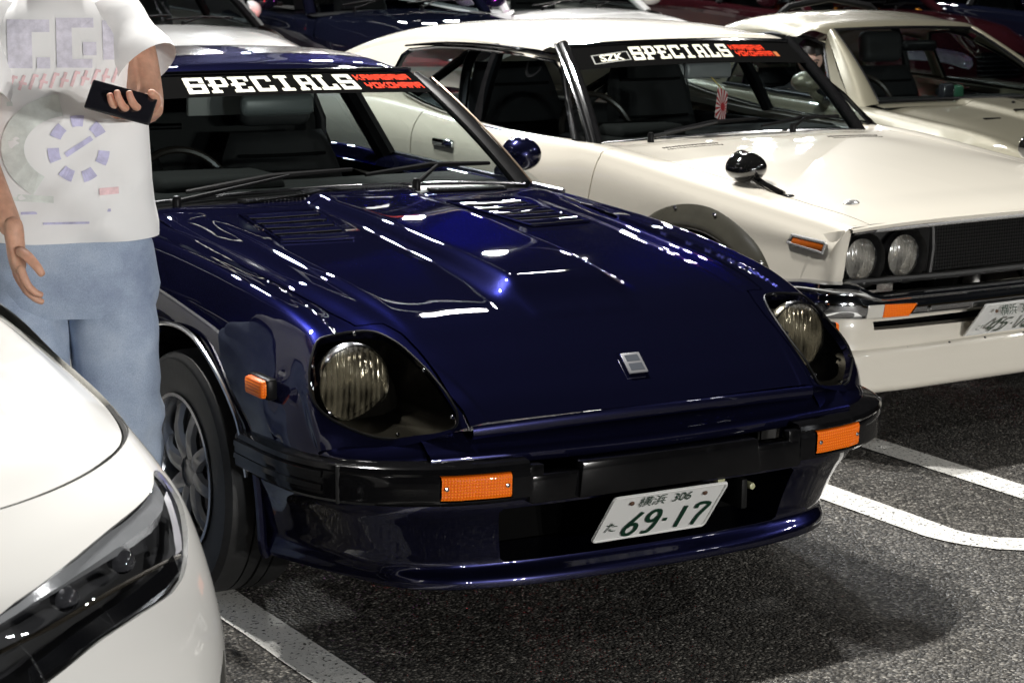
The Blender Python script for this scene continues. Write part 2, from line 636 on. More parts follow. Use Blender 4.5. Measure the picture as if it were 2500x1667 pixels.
# ---------------------------------------------------------------- asphalt and painted bays
def asphalt():
    m, t, b = nt('asphalt')
    tc = t.nodes.new('ShaderNodeTexCoord')
    vec = tc.outputs['Object']
    v = t.nodes.new('ShaderNodeTexVoronoi'); v.inputs['Scale'].default_value = 115
    t.links.new(vec, v.inputs['Vector'])
    v2 = t.nodes.new('ShaderNodeTexVoronoi'); v2.inputs['Scale'].default_value = 260
    t.links.new(vec, v2.inputs['Vector'])
    big = noise(t, .9, 5, .6, vec)
    mid = noise(t, 30, 4, .6, vec)
    hsv = t.nodes.new('ShaderNodeSeparateColor')
    t.links.new(v.outputs['Color'], hsv.inputs[0])
    stone = ramp(t, hsv.outputs[0], [(0, (.014, .013, .012)), (.35, (.040, .037, .033)), (.65, (.088, .082, .073)), (.88, (.165, .157, .142)), (1, (.33, .315, .285))])
    gap = ramp(t, v.outputs['Distance'], [(.35, (1.1, 1.1, 1.1)), (.75, (.36, .36, .36))])
    mx = t.nodes.new('ShaderNodeMix'); mx.data_type = 'RGBA'; mx.blend_type = 'MULTIPLY'; mx.inputs[0].default_value = 1
    t.links.new(stone.outputs[0], mx.inputs[6]); t.links.new(gap.outputs[0], mx.inputs[7])
    tone = ramp(t, big.outputs[0], [(.28, (.55, .54, .53)), (.45, (.92, .91, .90)), (.72, (1.18, 1.16, 1.12))])
    mx2 = t.nodes.new('ShaderNodeMix'); mx2.data_type = 'RGBA'; mx2.blend_type = 'MULTIPLY'; mx2.inputs[0].default_value = 1
    t.links.new(mx.outputs[2], mx2.inputs[6]); t.links.new(tone.outputs[0], mx2.inputs[7])
    t.links.new(mx2.outputs[2], b.inputs['Base Color'])
    rr = ramp(t, hsv.outputs[1], [(0, (.32,) * 3), (.25, (.55,) * 3), (1, (.8,) * 3)])
    t.links.new(rr.outputs[0], b.inputs['Roughness'])
    hm = t.nodes.new('ShaderNodeMath'); hm.operation = 'MULTIPLY_ADD'
    inv = t.nodes.new('ShaderNodeMath'); inv.operation = 'SUBTRACT'; inv.inputs[0].default_value = 1
    t.links.new(v.outputs['Distance'], inv.inputs[1])
    t.links.new(hsv.outputs[2], hm.inputs[0]); hm.inputs[1].default_value = .7
    t.links.new(inv.outputs[0], hm.inputs[2])
    bump(t, b, hm.outputs[0], 1.0, .006)
    return m

gb = bmesh.new()
bmesh.ops.create_grid(gb, x_segments=8, y_segments=8, size=90)
g = bm_obj('ground', gb, asphalt(), smooth=0)
props(g, kind='structure')

def line_paint():
    m = bpy.data.materials.new('worn line paint')
    m.use_nodes = True
    t = m.node_tree
    b = t.nodes['Principled BSDF']
    out = t.nodes['Material Output']
    tc = t.nodes.new('ShaderNodeTexCoord')
    n = noise(t, 75, 5, .65, tc.outputs['Object'])
    n2 = noise(t, 3, 4, .6, tc.outputs['Object'])
    r = ramp(t, n2.outputs[0], [(.3, (.70, .69, .65)), (.7, (.82, .81, .77))])
    t.links.new(r.outputs[0], b.inputs['Base Color'])
    setp(b, rough=.6)
    bump(t, b, n.outputs[0], .6, .004)
    v = t.nodes.new('ShaderNodeTexVoronoi'); v.inputs['Scale'].default_value = 115
    t.links.new(tc.outputs['Object'], v.inputs['Vector'])
    tr = t.nodes.new('ShaderNodeBsdfTransparent')
    mx = t.nodes.new('ShaderNodeMixShader')
    ad = t.nodes.new('ShaderNodeMath'); ad.operation = 'MULTIPLY_ADD'; ad.inputs[1].default_value = .45
    t.links.new(v.outputs['Distance'], ad.inputs[0]); t.links.new(n.outputs[0], ad.inputs[2])
    wr = ramp(t, ad.outputs[0], [(.84, (0, 0, 0)), (.93, (1, 1, 1))])
    t.links.new(wr.outputs[0], mx.inputs[0]); t.links.new(b.outputs[0], mx.inputs[1]); t.links.new(tr.outputs[0], mx.inputs[2])
    t.links.new(mx.outputs[0], out.inputs[0])
    return m

LINE = line_paint()
def bay_loop(xl, xr, yend, w=.125, far=14.0):
    """the hairpin-shaped divider between two bays, open at the back; one continuous painted band"""
    cx, rad = (xl + xr) / 2, (xr - xl) / 2
    c = [(xl, far)] + [(xl, far - (far - yend) * k / 60) for k in range(1, 61)]
    c += [(cx - rad * math.cos(math.pi * k / 28), yend - rad * 1.0 * math.sin(math.pi * k / 28)) for k in range(1, 28)]
    c += [(xr, yend + (far - yend) * k / 60) for k in range(61)]
    bm = bmesh.new()
    rows = []
    for i, p in enumerate(c):
        a = c[max(i - 1, 0)]; b = c[min(i + 1, len(c) - 1)]
        d = Vector((b[0] - a[0], b[1] - a[1])).normalized()
        j1, j2 = random.uniform(-.003, .003), random.uniform(-.003, .003)
        rows.append((bm.verts.new((p[0] - d.y * (w / 2 + j1), p[1] + d.x * (w / 2 + j1), .004)),
                     bm.verts.new((p[0] + d.y * (w / 2 + j2), p[1] - d.x * (w / 2 + j2), .004))))
    for a, b in zip(rows[:-1], rows[1:]): bm.faces.new((a[0], a[1], b[1], b[0]))
    o = bm_obj('parking_line', bm, LINE, smooth=0)
    props(o, kind='structure')
bay_loop(1.268, 1.812, .50)
bay_loop(-1.33, -.782, -.65)
bay_loop(3.75, 4.29, .50)
bay_loop(-3.87, -3.33, -.65)
# ================================================================ navy coupe (front bumper at y = 0, front is -y)
BLUE = paint('navy metallic paint', (.0115, .0122, .040), metal=.8, rough=.27, flake=.03, dust=.015, coatr=.008, peel=.002, spec=0.0, edge=(.12, .12, .23))
BLUE_DULL = paint('navy metallic spoiler paint', (.0115, .0122, .040), metal=.9, rough=.28, flake=.03, dust=.05, coatr=.015, peel=.003, spec=0.0, edge=(.12, .12, .23))
AMBER = simple('amber lens', (.95, .26, .01), .16, trans=.15, coat=.5, emit=(1, .22, .01), emits=.0)

def ribbed_amber():
    m, t, b = nt('ribbed amber lens')
    setp(b, col=(1.0, .2, .003), rough=.4, coat=.25, spec=.2)
    tc = t.nodes.new('ShaderNodeTexCoord')
    w = t.nodes.new('ShaderNodeTexWave'); w.inputs['Scale'].default_value = 45; w.bands_direction = 'X'
    w2 = t.nodes.new('ShaderNodeTexWave'); w2.inputs['Scale'].default_value = 45; w2.bands_direction = 'Z'
    t.links.new(tc.outputs['Object'], w.inputs[0]); t.links.new(tc.outputs['Object'], w2.inputs[0])
    mm = t.nodes.new('ShaderNodeMath'); mm.operation = 'MULTIPLY'
    t.links.new(w.outputs['Fac'], mm.inputs[0]); t.links.new(w2.outputs['Fac'], mm.inputs[1])
    bump(t, b, mm.outputs[0], .5, .003)
    r = ramp(t, mm.outputs[0], [(0, (.80, .12, .001)), (1, (1.0, .26, .004))])
    t.links.new(r.outputs[0], b.inputs['Base Color'])
    return m
AMBER_RIB = ribbed_amber()

def lamp_lens_mat():
    m, t, b = nt('fluted headlamp glass')
    t.nodes.remove(b)
    tc = t.nodes.new('ShaderNodeTexCoord')
    w = t.nodes.new('ShaderNodeTexWave'); w.inputs['Scale'].default_value = 22; w.bands_direction = 'X'; w.inputs['Distortion'].default_value = .6
    t.links.new(tc.outputs['Object'], w.inputs[0])
    w2 = t.nodes.new('ShaderNodeTexVoronoi'); w2.inputs['Scale'].default_value = 17
    t.links.new(tc.outputs['Object'], w2.inputs['Vector'])
    a = t.nodes.new('ShaderNodeMath'); a.operation = 'MULTIPLY_ADD'; a.inputs[1].default_value = .35
    t.links.new(w.outputs['Fac'], a.inputs[0]); t.links.new(w2.outputs['Distance'], a.inputs[2])
    bu = t.nodes.new('ShaderNodeBump'); bu.inputs['Strength'].default_value = .55; bu.inputs['Distance'].default_value = .010
    t.links.new(a.outputs[0], bu.inputs['Height'])
    o = t.nodes['Material Output']; mx = t.nodes.new('ShaderNodeMixShader')
    tr = t.nodes.new('ShaderNodeBsdfTransparent'); tr.inputs[0].default_value = (.95, .94, .92, 1)
    gl = t.nodes.new('ShaderNodeBsdfGlossy'); gl.inputs['Roughness'].default_value = .12
    fr = t.nodes.new('ShaderNodeFresnel'); sheet_ior(t, fr, 1.9)
    t.links.new(bu.outputs[0], gl.inputs['Normal']); t.links.new(bu.outputs[0], fr.inputs['Normal'])
    t.links.new(fr.outputs[0], mx.inputs[0]); t.links.new(tr.outputs[0], mx.inputs[1]); t.links.new(gl.outputs[0], mx.inputs[2])
    df = t.nodes.new('ShaderNodeBsdfTranslucent'); df.inputs[0].default_value = (.9, .88, .82, 1)
    d2 = t.nodes.new('ShaderNodeBsdfDiffuse'); d2.inputs[0].default_value = (.75, .73, .66, 1)
    m3 = t.nodes.new('ShaderNodeMixShader'); m3.inputs[0].default_value = .6
    t.links.new(df.outputs[0], m3.inputs[1]); t.links.new(d2.outputs[0], m3.inputs[2])
    m2 = t.nodes.new('ShaderNodeMixShader')
    w3 = ramp(t, a.outputs[0], [(.35, (.0, .0, .0)), (.9, (.30, .30, .30))])
    t.links.new(w3.outputs[0], m2.inputs[0])
    t.links.new(mx.outputs[0], m2.inputs[1]); t.links.new(m3.outputs[0], m2.inputs[2])
    t.links.new(m2.outputs[0], o.inputs[0])
    return m
LAMP_GLASS = lamp_lens_mat()
REFLECTOR = simple('lamp reflector', (.95, .95, .94), .12, 1.0, bmp=.5, nscale=26)

def round_lamp(parent, c, rad, dirv=(0, -1, 0), name='headlight'):
    """sealed beam: reflector bowl, fluted lens, metal ring"""
    q = Vector(dirv).to_track_quat('-Y', 'Z').to_euler()
    bowl = lathe_bm([(.001, .085), (rad * .35, .075), (rad * .7, .045), (rad * .93, .008), (rad, 0)], 40, 'y')
    h = bm_obj(name, bowl, REFLECTOR, parent, loc=c, rot=q)
    lens = lathe_bm([(.001, -.015), (rad * .4, -.013), (rad * .75, -.008), (rad * .96, -.001), (rad * .97, .003), (.001, -.008)], 40, 'y')
    bm_obj('lens', lens, LAMP_GLASS, h)
    ring = lathe_bm([(rad * .965, -.004), (rad * 1.0, -.008), (rad * 1.045, -.002), (rad * 1.05, .02), (rad, .02)], 40, 'y')
    bm_obj('ring', ring, CHROME_DULL, h)
    bulb = lathe_bm([(.001, .02), (.010, .026), (.012, .05), (.012, .08)], 16, 'y')
    bm_obj('bulb', bulb, simple('bulb shade', (.5, .45, .38), .2, 1.0), h)
    return h

def wheel(parent, c, r=.31, w=.205, rim_r=.196, side=-1, style='spoke', col=None, steer=0.0):
    """side -1: outer face looks to -x"""
    e = bm_obj('wheel', lathe_bm([(rim_r * .99, -w * .42), (rim_r * 1.05, -w * .47), (r * .80, -w * .5), (r * .93, -w * .49), (r * .985, -w * .43),
                                  (r, -w * .33), (r, -w * .17), (r - .007, -w * .165), (r - .007, -w * .15), (r, -w * .145), (r, -w * .02), (r - .007, -w * .015), (r - .007, w * .015), (r, w * .02),
                                  (r, w * .145), (r - .007, w * .15), (r - .007, w * .165), (r, w * .17), (r, w * .33), (r * .985, w * .43), (r * .93, w * .49), (rim_r * 1.03, w * .47), (rim_r * .98, w * .3)], 64, 'x'),
               RUBBER, parent, smooth=28, loc=c, rot=(0, 0, steer))
    s = side
    lip = simple('polished rim lip', (.55, .55, .56), .22, 1.0)
    cm = col or simple('gunmetal wheel', (.17, .17, .175), .36, .7, coat=.3)
    rim = lathe_bm([(rim_r * 1.04, s * w * .47), (rim_r * 1.045, s * w * .50), (rim_r * 1.0, s * w * .505), (rim_r * .965, s * w * .45),
                    (rim_r * .93, s * w * .28), (rim_r * .90, s * w * .10), (rim_r * .9, -s * w * .4)], 64, 'x')
    bm_obj('rim', rim, lip, e)
    sp = bmesh.new()
    for k in range(8):
        a = 2 * math.pi * k / 8 + .2
        pts = []
        for q in range(6):
            f = q / 5
            rr = rim_r * (.22 + .72 * f)
            aa = a
            pts.append((s * w * (.30 + .10 * math.sin(math.pi * f)) - (s * w * .10 * f), rr * math.cos(aa), rr * math.sin(aa)))
        tube_bm(pts, [.030, .026, .023, .022, .024, .030], 8, sp, up=(1, 0, 0), flat=.7)
    bm_obj('spokes', sp, cm, e)
    hub = lathe_bm([(.001, s * w * .36), (rim_r * .22, s * w * .36), (rim_r * .30, s * w * .33), (rim_r * .32, s * w * .22), (rim_r * .32, 0)], 32, 'x')
    bm_obj('hub', hub, cm, e)
    br = lathe_bm([(.001, s * w * .02), (rim_r * .80, s * w * .02), (rim_r * .80, -s * w * .05)], 32, 'x')
    bm_obj('brake_disc', br, simple('brake iron', (.10, .09, .085), .5, .8), e)
    return e

def license_plate(parent, c, tilt, kana, number, rz=0.0):
    """330 x 165 mm plate, top leaning forward by tilt"""
    e = empty('license_plate', c); e.parent = parent; e.rotation_euler = (tilt, 0, rz)
    fr = lambda u, v, w=0: Vector((u, -.0 - w, v))
    bm = plate_bm(rrect(.33, .165, .012), .0016, lambda u, v, w: Vector((u, w + .0, v)))
    for v in bm.verts: v.co.y = -v.co.y
    bmesh.ops.recalc_face_normals(bm, faces=bm.faces)
    pw = simple('plate white', (.74, .74, .72), .35)
    bm_obj('plate', bm, pw, e, smooth=0)
    rim = bmesh.new()
    o, i = rrect(.326, .161, .011), rrect(.318, .153, .008)
    n = len(o)
    vo = [rim.verts.new((p[0], -.0042, p[1])) for p in o]; vi = [rim.verts.new((p[0], -.0036, p[1])) for p in i]
    vb = [rim.verts.new((p[0] * 1.006, -.0016, p[1] * 1.01)) for p in o]; vj = [rim.verts.new((p[0] * .992, -.0016, p[1] * .985)) for p in i]
    for k in range(n):
        rim.faces.new((vo[k - 1], vo[k], vi[k], vi[k - 1])); rim.faces.new((vb[k - 1], vb[k], vo[k], vo[k - 1])); rim.faces.new((vi[k - 1], vi[k], vj[k], vj[k - 1]))
    bm_obj('embossed_rim', rim, pw, e)
    ink = simple('plate green ink', (.006, .035, .018), .45)
    tb = bmesh.new()
    F = lambda u, v: Vector((u, -.0034, v))
    def digits(s, x0, zc, h, w, gap, th):
        D = {'6': [[(.82, 1), (.40, .62), (.08, .32), (.10, .12), (.30, .0), (.62, .0), (.85, .13), (.88, .32), (.68, .46), (.40, .45), (.14, .34)]],
             '9': [[(.18, .0), (.60, .0), (.80, .14), (.92, .50), (.92, .80), (.72, .97), (.36, .97), (.12, .80), (.16, .60), (.38, .50), (.66, .52), (.88, .66)]],
             '1': [[(.5, 0), (.5, 1)]], '7': [[(.06, .80), (.06, .97), (.92, .97), (.55, .45), (.42, 0)]], '-': [[(.25, .48), (.75, .48)]],
             '4': [[(.75, 0), (.75, 1), (.05, .3), (1, .3)]], '5': [[(.9, .97), (.25, .97), (.18, .58), (.5, .62), (.85, .5), (.88, .22), (.65, .02), (.1, .02)]],
             '8': [[(.5, .52), (.18, .66), (.18, .88), (.5, .99), (.82, .88), (.82, .66), (.5, .52), (.1, .34), (.1, .1), (.5, 0), (.9, .1), (.9, .34), (.5, .52)]]}
        x = x0
        for ch in s:
            cw = w * (.55 if ch in '-' else 1)
            for st in D[ch]:
                pp = [(x + (p[0] if ch != '-' else (p[0] - .1)) * cw, zc + (p[1] - .5) * h) for p in st]
                if len(pp) > 3: pp = [tuple(q[:2]) for q in catmull(np.array([(a, b, 0) for a, b in pp]), 4)]
                stroke_bm(pp, th, F, tb)
            x += cw + gap
    digits(number, -.088, -.026, .080, .040, .012, .0115)
    mesh_to(tb, text_mesh(kana, .040), lambda u, v: Vector((u - .128, -.0034, v - .032)))
    mesh_to(tb, text_mesh('横浜', .040), lambda u, v: Vector((u - .045, -.0034, v + .052)))
    mesh_to(tb, text_mesh('306', .044, sx=.85), lambda u, v: Vector((u + .040, -.0034, v + .053)))
    bm_obj('plate_lettering', tb, ink, e, smooth=0)
    for sx in (-1, 1):
        sc = lathe_bm([(.001, -.004), (.005, -.0035), (.0065, -.001), (.0065, .0)], 14, 'y')
        bm_obj('plate_screw', sc, simple('rusty screw', (.16, .09, .06), .5, .6), e, loc=(sx * .105, -.0025, .055))
    return e

# ---- slab lettering for the windscreen banners, on a 0..1 box per glyph (rects and polygons)
def slab(ch):
    t = .24; s = .13
    Rr = lambda a, b, c, d: [(a, b), (c, b), (c, d), (a, d)]
    G = {'S': [Rr(0, 0, 1, .2), Rr(0, .1, .26, .34), Rr(.74, .1, 1, .55), Rr(0, .4, 1, .6), Rr(0, .5, .26, .92), Rr(0, .8, 1, 1), Rr(.74, .66, 1, .92)],
         'P': [Rr(.0, 0, .52, .16), Rr(.12, .1, .40, .9), Rr(0, .84, .9, 1), Rr(.4, .36, .9, .52), Rr(.74, .45, 1, .92), Rr(-.02, .42, .14, .56)],
         'E': [Rr(0, 0, .98, .17), Rr(.12, .1, .40, .9), Rr(0, .83, .98, 1), Rr(.76, .1, .98, .32), Rr(.76, .68, .98, .9), Rr(.35, .42, .72, .58), Rr(-.02, .42, .14, .56)],
         'C': [Rr(.02, 0, .98, .2), Rr(0, .06, .28, .94), Rr(.02, .8, .98, 1), Rr(.74, .1, 1, .36), Rr(.74, .64, 1, .9)],
         'I': [Rr(.05, 0, .95, .17), Rr(.32, .1, .68, .9), Rr(.05, .83, .95, 1)],
         'A': [Rr(-.04, 0, .42, .16), Rr(.58, 0, 1.04, .16), Rr(.06, .1, .32, .88), Rr(.68, .1, .94, .88), Rr(.12, .82, .88, 1), Rr(.3, .36, .7, .52)],
         'L': [Rr(0, 0, .98, .18), Rr(.12, .1, .40, .9), Rr(0, .84, .56, 1), Rr(.74, .1, .98, .36)]}
    return G[ch]

PIX = {'K': ['10001', '10010', '11100', '10010', '10001'], 'A': ['11111', '10001', '11111', '10001', '10001'], 'N': ['11001', '10101', '10101', '10101', '10011'],
       'G': ['11111', '10000', '10111', '10001', '11111'], 'W': ['10001', '10101', '10101', '10101', '11111'], 'Y': ['10001', '10001', '11111', '00100', '00100'],
       'O': ['11111', '10001', '10001', '10001', '11111'], 'H': ['10001', '10001', '11111', '10001', '10001'], 'M': ['11011', '10101', '10101', '10001', '10001']}

def banner_text(parent, fr, v0, v1, u_words, u_red, red_rows):
    """fr(u, v): point just in front of the glass; SPECIALS between u_words, the two red rows between u_red"""
    bm = bmesh.new()
    word = 'SPECIALS'
    wd = (u_words[1] - u_words[0]) / len(word)
    for i, ch in enumerate(word):
        a = u_words[0] + i * wd + wd * (.06 if ch != 'I' else .14)
        ww = wd * (.86 if ch != 'I' else .66)
        for k, poly in enumerate(slab(ch)):
            try: bm.faces.new([bm.verts.new(fr(a + p[0] * ww, v0 + p[1] * (v1 - v0), .0004 * (k % 3))) for p in poly])
            except ValueError: pass
    bmesh.ops.triangulate(bm, faces=[f for f in bm.faces if len(f.verts) > 4])
    bm_obj('banner_lettering', bm, WHITE_INK, parent, smooth=0)
    bm = bmesh.new()
    for (txt, a0, a1, b0, b1) in red_rows:
        wd = (a1 - a0) / len(txt)
        for i, ch in enumerate(txt):
            for rr, row in enumerate(PIX[ch]):
                for cc, bit in enumerate(row):
                    if bit == '1':
                        x0 = a0 + i * wd + cc * wd * .160; y1 = b1 - rr * (b1 - b0) / 5
                        x1 = x0 + wd * .160; y0 = y1 - (b1 - b0) / 5
                        bm.faces.new([bm.verts.new(fr(*p, 0)) for p in ((x0, y0), (x1, y0), (x1, y1), (x0, y1))])
    bm_obj('banner_small_lettering', bm, RED_INK, parent, smooth=0)

def wiper(parent, base, tip_a, tip_b, elbow):
    a = bm_obj('wiper', tube_bm([base, elbow], [.008, .005], 8), BLACK_TRIM, parent)
    bm_obj('wiper_blade', tube_bm([tip_a, ((tip_a[0] + tip_b[0]) / 2, (tip_a[1] + tip_b[1]) / 2, (tip_a[2] + tip_b[2]) / 2 + .012), tip_b], [.006, .009, .006], 6), BLACK_TRIM, a)
    bm_obj('wiper_pivot', lathe_bm([(.001, .018), (.009, .016), (.013, .006), (.013, -.02)], 16, 'z'), BLACK_TRIM, a, loc=base)
    return a

def seat(parent, c, rz=0.0, head=True, mat=None, w=.5, tall=.62):
    m = mat or VINYL
    e = empty('seat', c, rz); e.parent = parent
    bm = box_bm((0, -.02, .12), (w, .52, .17), .06, seg=4)
    bm_obj('cushion', bm, m, e)
    g = np.array([[(-w / 2 * a, .22 + .16 * v + .0 - .045 * math.cos(a * 1.4) * 1, .2 + v * tall) for a in (-1, -.8, -.4, 0, .4, .8, 1)] for v in (0, .3, .6, .85, 1)])
    for i, v in enumerate((1, 1.02, .98, .86, .70)): g[i, :, 0] *= v
    bk = grid_bm(dense(g, .06, .05))
    bmesh.ops.solidify(bk, geom=bk.faces, thickness=.09)
    bm_obj('seat_back', bk, m, e, smooth=60)
    for zz, ww in ((.2 + tall * .38, .40), (.2 + tall * .62, .38), (.2 + tall * .86, .33)):
        f_ = (zz - .2) / tall
        bm_obj('seat_seam', tube_bm([(x * w / .5, .22 + .16 * f_ - .052 * math.cos(abs(x) / (w / 2) * 1.4) - .004, zz) for x in np.linspace(-ww / 2, ww / 2, 9)], .006, 6), DARK, e)
    if head:
        bm_obj('headrest', box_bm((0, .40, .2 + tall + .10), (.27, .09, .17), .04, seg=4, rot=(-.15, 0, 0)), m, e, smooth=60)
    return e

blue = empty('sports_car', (0, 0, 0), 0, 'navy blue sports coupe with covered round headlights and amber bumper lamps', 'car')

S = [.08, .13, .187, .25, .33, .40, .467, .57, .75, .95, 1.2, 1.5, 1.66]
ZH = [.588, .625, .657, .690, .726, .756, .775, .797, .824, .843, .867, .888, .900]
XC = [.487, .497, .51, .53, .555, .582, .605, .622, .64, .65, .655, .66, .66]
ROWS = []
for s, zh, xc in zip(S, ZH, XC):
    k = max(0, 1 - (s - .08) / .55)
    row = [(0, s, zh), (.12, s + .002 * k, zh), (.24, s + .008 * k, zh - .001), (.36, s + .018 * k, zh - .003), (xc * .90, s + .027 * k, zh - .006), (xc, s + .032 * k, zh - .016 * (1 - .3 * k))]
    ROWS.append(row)
# fender: bridge, crest, shoulder, side ... (x, y, z) per station
FEN = [
 [(.64, .165, .537), (.770, .262, .522), (.783, .285, .50), (.80, .30, .48), (.80, .31, .45), (.80, .31, .42)],
 [(.645, .205, .580), (.768, .275, .560), (.790, .31, .53), (.806, .33, .50), (.806, .33, .46), (.80, .33, .42)],
 [(.65, .248, .620), (.765, .300, .600), (.793, .34, .565), (.812, .36, .52), (.812, .36, .47), (.80, .36, .42)],
 [(.655, .298, .658), (.757, .332, .640), (.793, .37, .60), (.818, .39, .54), (.818, .39, .48), (.80, .39, .42)],
 [(.660, .360, .700), (.742, .378, .683), (.788, .41, .635), (.822, .43, .56), (.822, .43, .49), (.80, .43, .42)],
 [(.662, .412, .730), (.728, .420, .716), (.782, .45, .66), (.826, .46, .575), (.826, .46, .50), (.80, .46, .42)],
 [(.665, .467, .752), (.718, .468, .744), (.778, .49, .685), (.829, .49, .59), (.829, .49, .50), (.805, .49, .42)],
 [(.675, .570, .781), (.722, .570, .776), (.782, .575, .715), (.833, .575, .61), (.834, .575, .51), (.81, .575, .40)],
 [(.69, .750, .809), (.732, .750, .806), (.792, .750, .745), (.836, .750, .63), (.840, .750, .51), (.82, .750, .38)],
 [(.70, .950, .831), (.740, .950, .829), (.800, .950, .765), (.838, .950, .64), (.842, .950, .51), (.83, .950, .36)],
 [(.705, 1.20, .850), (.748, 1.20, .848), (.802, 1.20, .785), (.836, 1.20, .65), (.838, 1.20, .51), (.82, 1.20, .34)],
 [(.71, 1.50, .862), (.755, 1.50, .860), (.804, 1.50, .795), (.834, 1.50, .65), (.834, 1.50, .50), (.81, 1.50, .28)],
 [(.71, 1.66, .868), (.758, 1.66, .866), (.805, 1.66, .800), (.834, 1.66, .65), (.832, 1.66, .49), (.80, 1.66, .24)]]
GR = [r + f for r, f in zip(ROWS, FEN)]
# behind the cowl: door, quarter, tail
for y, zc, xk, zs, xs in ((1.80, .86, .758, .868, .834), (2.2, .85, .762, .872, .838), (2.8, .85, .768, .876, .842), (3.2, .85, .775, .880, .850), (3.6, .84, .765, .868, .842), (3.95, .83, .74, .845, .82), (4.2, .81, .70, .80, .78), (4.32, .74, .66, .72, .74)):
    GR.append([(xk * f, y, zc) for f in (0, .17, .33, .5, .7, .86)] + [(xk * .94, y, zs), (xk, y, zs - .002), (xk + (xs - xk) * .65, y, zs - .068), (xs, y, .65), (xs, y, .50), (xs - .03, y, .24)])
GR.append([(x * .95, y + .06, .5 if z > .5 else z) for x, y, z in GR[-1]])
ctrl = np.array(GR)
g = dense(ctrl, .016, .014)
G = mirror_cols(g)
ax_, ay_, az_ = np.abs(G[..., 0]), G[..., 1], G[..., 2]
def sst(a, b, x):
    t = np.clip((x - a) / (b - a), 0, 1)
    return t * t * (3 - 2 * t)
ztop = (az_ > .55) & (ax_ < .66)
hb = np.interp(ay_, [.40, .52, .9, 1.25, 1.6, 1.75], [.0, .036, .032, .026, .019, 0])
hb *= sst(.400, .575, ay_ - 0 * ax_)
ew = np.interp(ay_, [.42, .62, .9], [.055, .038, .022])
bul = hb * (1 - sst(.172 - ew, .172 + ew, ax_)) + .004 * (1 - sst(.13, .16, ax_)) * (hb > 0)
cre = -.007 * sst(.485, .515, ax_ - .03 * sst(.3, 1.2, ay_)) * sst(.30, .6, ay_) * (1 - sst(1.3, 1.6, ay_))
G[..., 2] += np.where((ay_ < 1.72) & (ax_ < .70), bul + cre * (ax_ < .66), 0)
hz = lambda x, y: float(np.interp(y, S, ZH))
def on_hood(x, y, lift=0.0):
    i = np.argmin((G[..., 0] - x) ** 2 + (G[..., 1] - y) ** 2 + np.where(G[..., 2] < .5, 9, 0))
    p = G.reshape(-1, 3)[i]
    d = .01
    zz = lambda a, b: G.reshape(-1, 3)[np.argmin((G[..., 0] - a) ** 2 + (G[..., 1] - b) ** 2 + np.where(G[..., 2] < .5, 9, 0))][2]
    return Vector((x, y, p[2] + lift))
bb = grid_bm(G)
bm_front = bb
up = lambda c: c.z > .5
# openings: cabin, wheel arches, headlights
cut(bb, [(-.64, 1.745), (-.40, 1.705), (0, 1.695), (.40, 1.705), (.64, 1.745), (.655, 3.30), (.50, 3.9), (-.50, 3.9), (-.655, 3.30)], (0, 1), lambda c: c.z > .70, lip=.03)
ARCH = [(.54, .15), (.552, .40), (.600, .520), (.672, .585), (.772, .645), (.870, .684), (.97, .694), (1.07, .684), (1.17, .650), (1.27, .585), (1.345, .50), (1.385, .40), (1.40, .15)]
REAR = [(y + 2.32, z + .005) for y, z in ARCH]
for sx in (-1, 1):
    for A in (ARCH, REAR):
        cut(bb, A, (1, 2), lambda c, sx=sx: c.x * sx > .70, lip=.035, lipdir=(-sx, 0, 0))
HL3 = [(.707, .446, .738), (.675, .448, .743), (.619, .450, .747), (.576, .430, .747), (.550, .388, .734), (.526, .304, .697), (.515, .230, .660), (.511, .165, .622), (.511, .140, .598), (.519, .130, .578), (.545, .140, .562), (.60, .163, .553), (.674, .200, .549), (.723, .246, .565), (.763, .291, .590), (.778, .335, .620), (.767, .378, .660), (.740, .420, .707)]
HLc = catmull(np.array(HL3 + HL3[:3]), 4)[4:4 + 4 * len(HL3)]
Q2 = math.sqrt(.5)
def tip(bm, back=False):
    """turn the sheet so the slanted headlight opening is seen square on, and back again"""
    for v in bm.verts:
        x, y, z = v.co
        v.co = (x, (y - z) * Q2, (y + z) * Q2) if back else (x, (y + z) * Q2, (z - y) * Q2)
covers = {}
tip(bb)
for sx in (-1, 1):
    covers[sx] = cut(bb, [(sx * p[0], (p[1] + p[2]) * Q2) for p in HLc], (0, 1), lambda c, sx=sx: c.x * sx > .45 and (c.y + c.z) * Q2 > .50 and c.y < .9, near=.03, lip=.020, extract=True)
    tip(covers[sx], True)
tip(bb, True)
# hood shut line, both sides and across the cowl; the hood leaves the body as its own part
HC = [(xc - .0, s + .032 * max(0, 1 - (s - .08) / .55)) for s, xc in zip(S, XC)][6:-1] + [(.655, 1.60)]
for sx in (-1, 1):
    slit(bb, [(sx * .4935, .060), (sx * .4935, .145), (sx * .503, .19), (sx * .5035, .25), (sx * .507, .33), (sx * .516, .395), (sx * .538, .455), (sx * .60, .474)] + [(sx * x, y) for x, y in HC[1:]], .006, pred=lambda c: c.z > .5, depth=.02)
slit(bb, [(-.66, 1.60), (-.4, 1.575), (0, 1.565), (.4, 1.575), (.66, 1.60)], .006, pred=lambda c: c.z > .7, depth=.02)
# door shut lines
for sx in (-1, 1):
    pr = lambda c, sx=sx: c.x * sx > .74
    slit(bb, [(1.60, .86), (1.585, .75), (1.58, .55), (1.60, .30), (1.66, .27), (2.80, .27), (2.92, .30), (3.0, .45), (3.02, .7), (3.0, .865)], .006, (1, 2), pr, .016)
hood_bm = take_island(bb, (0, .6, .80))
bm_obj('body', bb, BLUE, blue, smooth=40)
hood = bm_obj('hood', hood_bm, BLUE, blue, smooth=40)
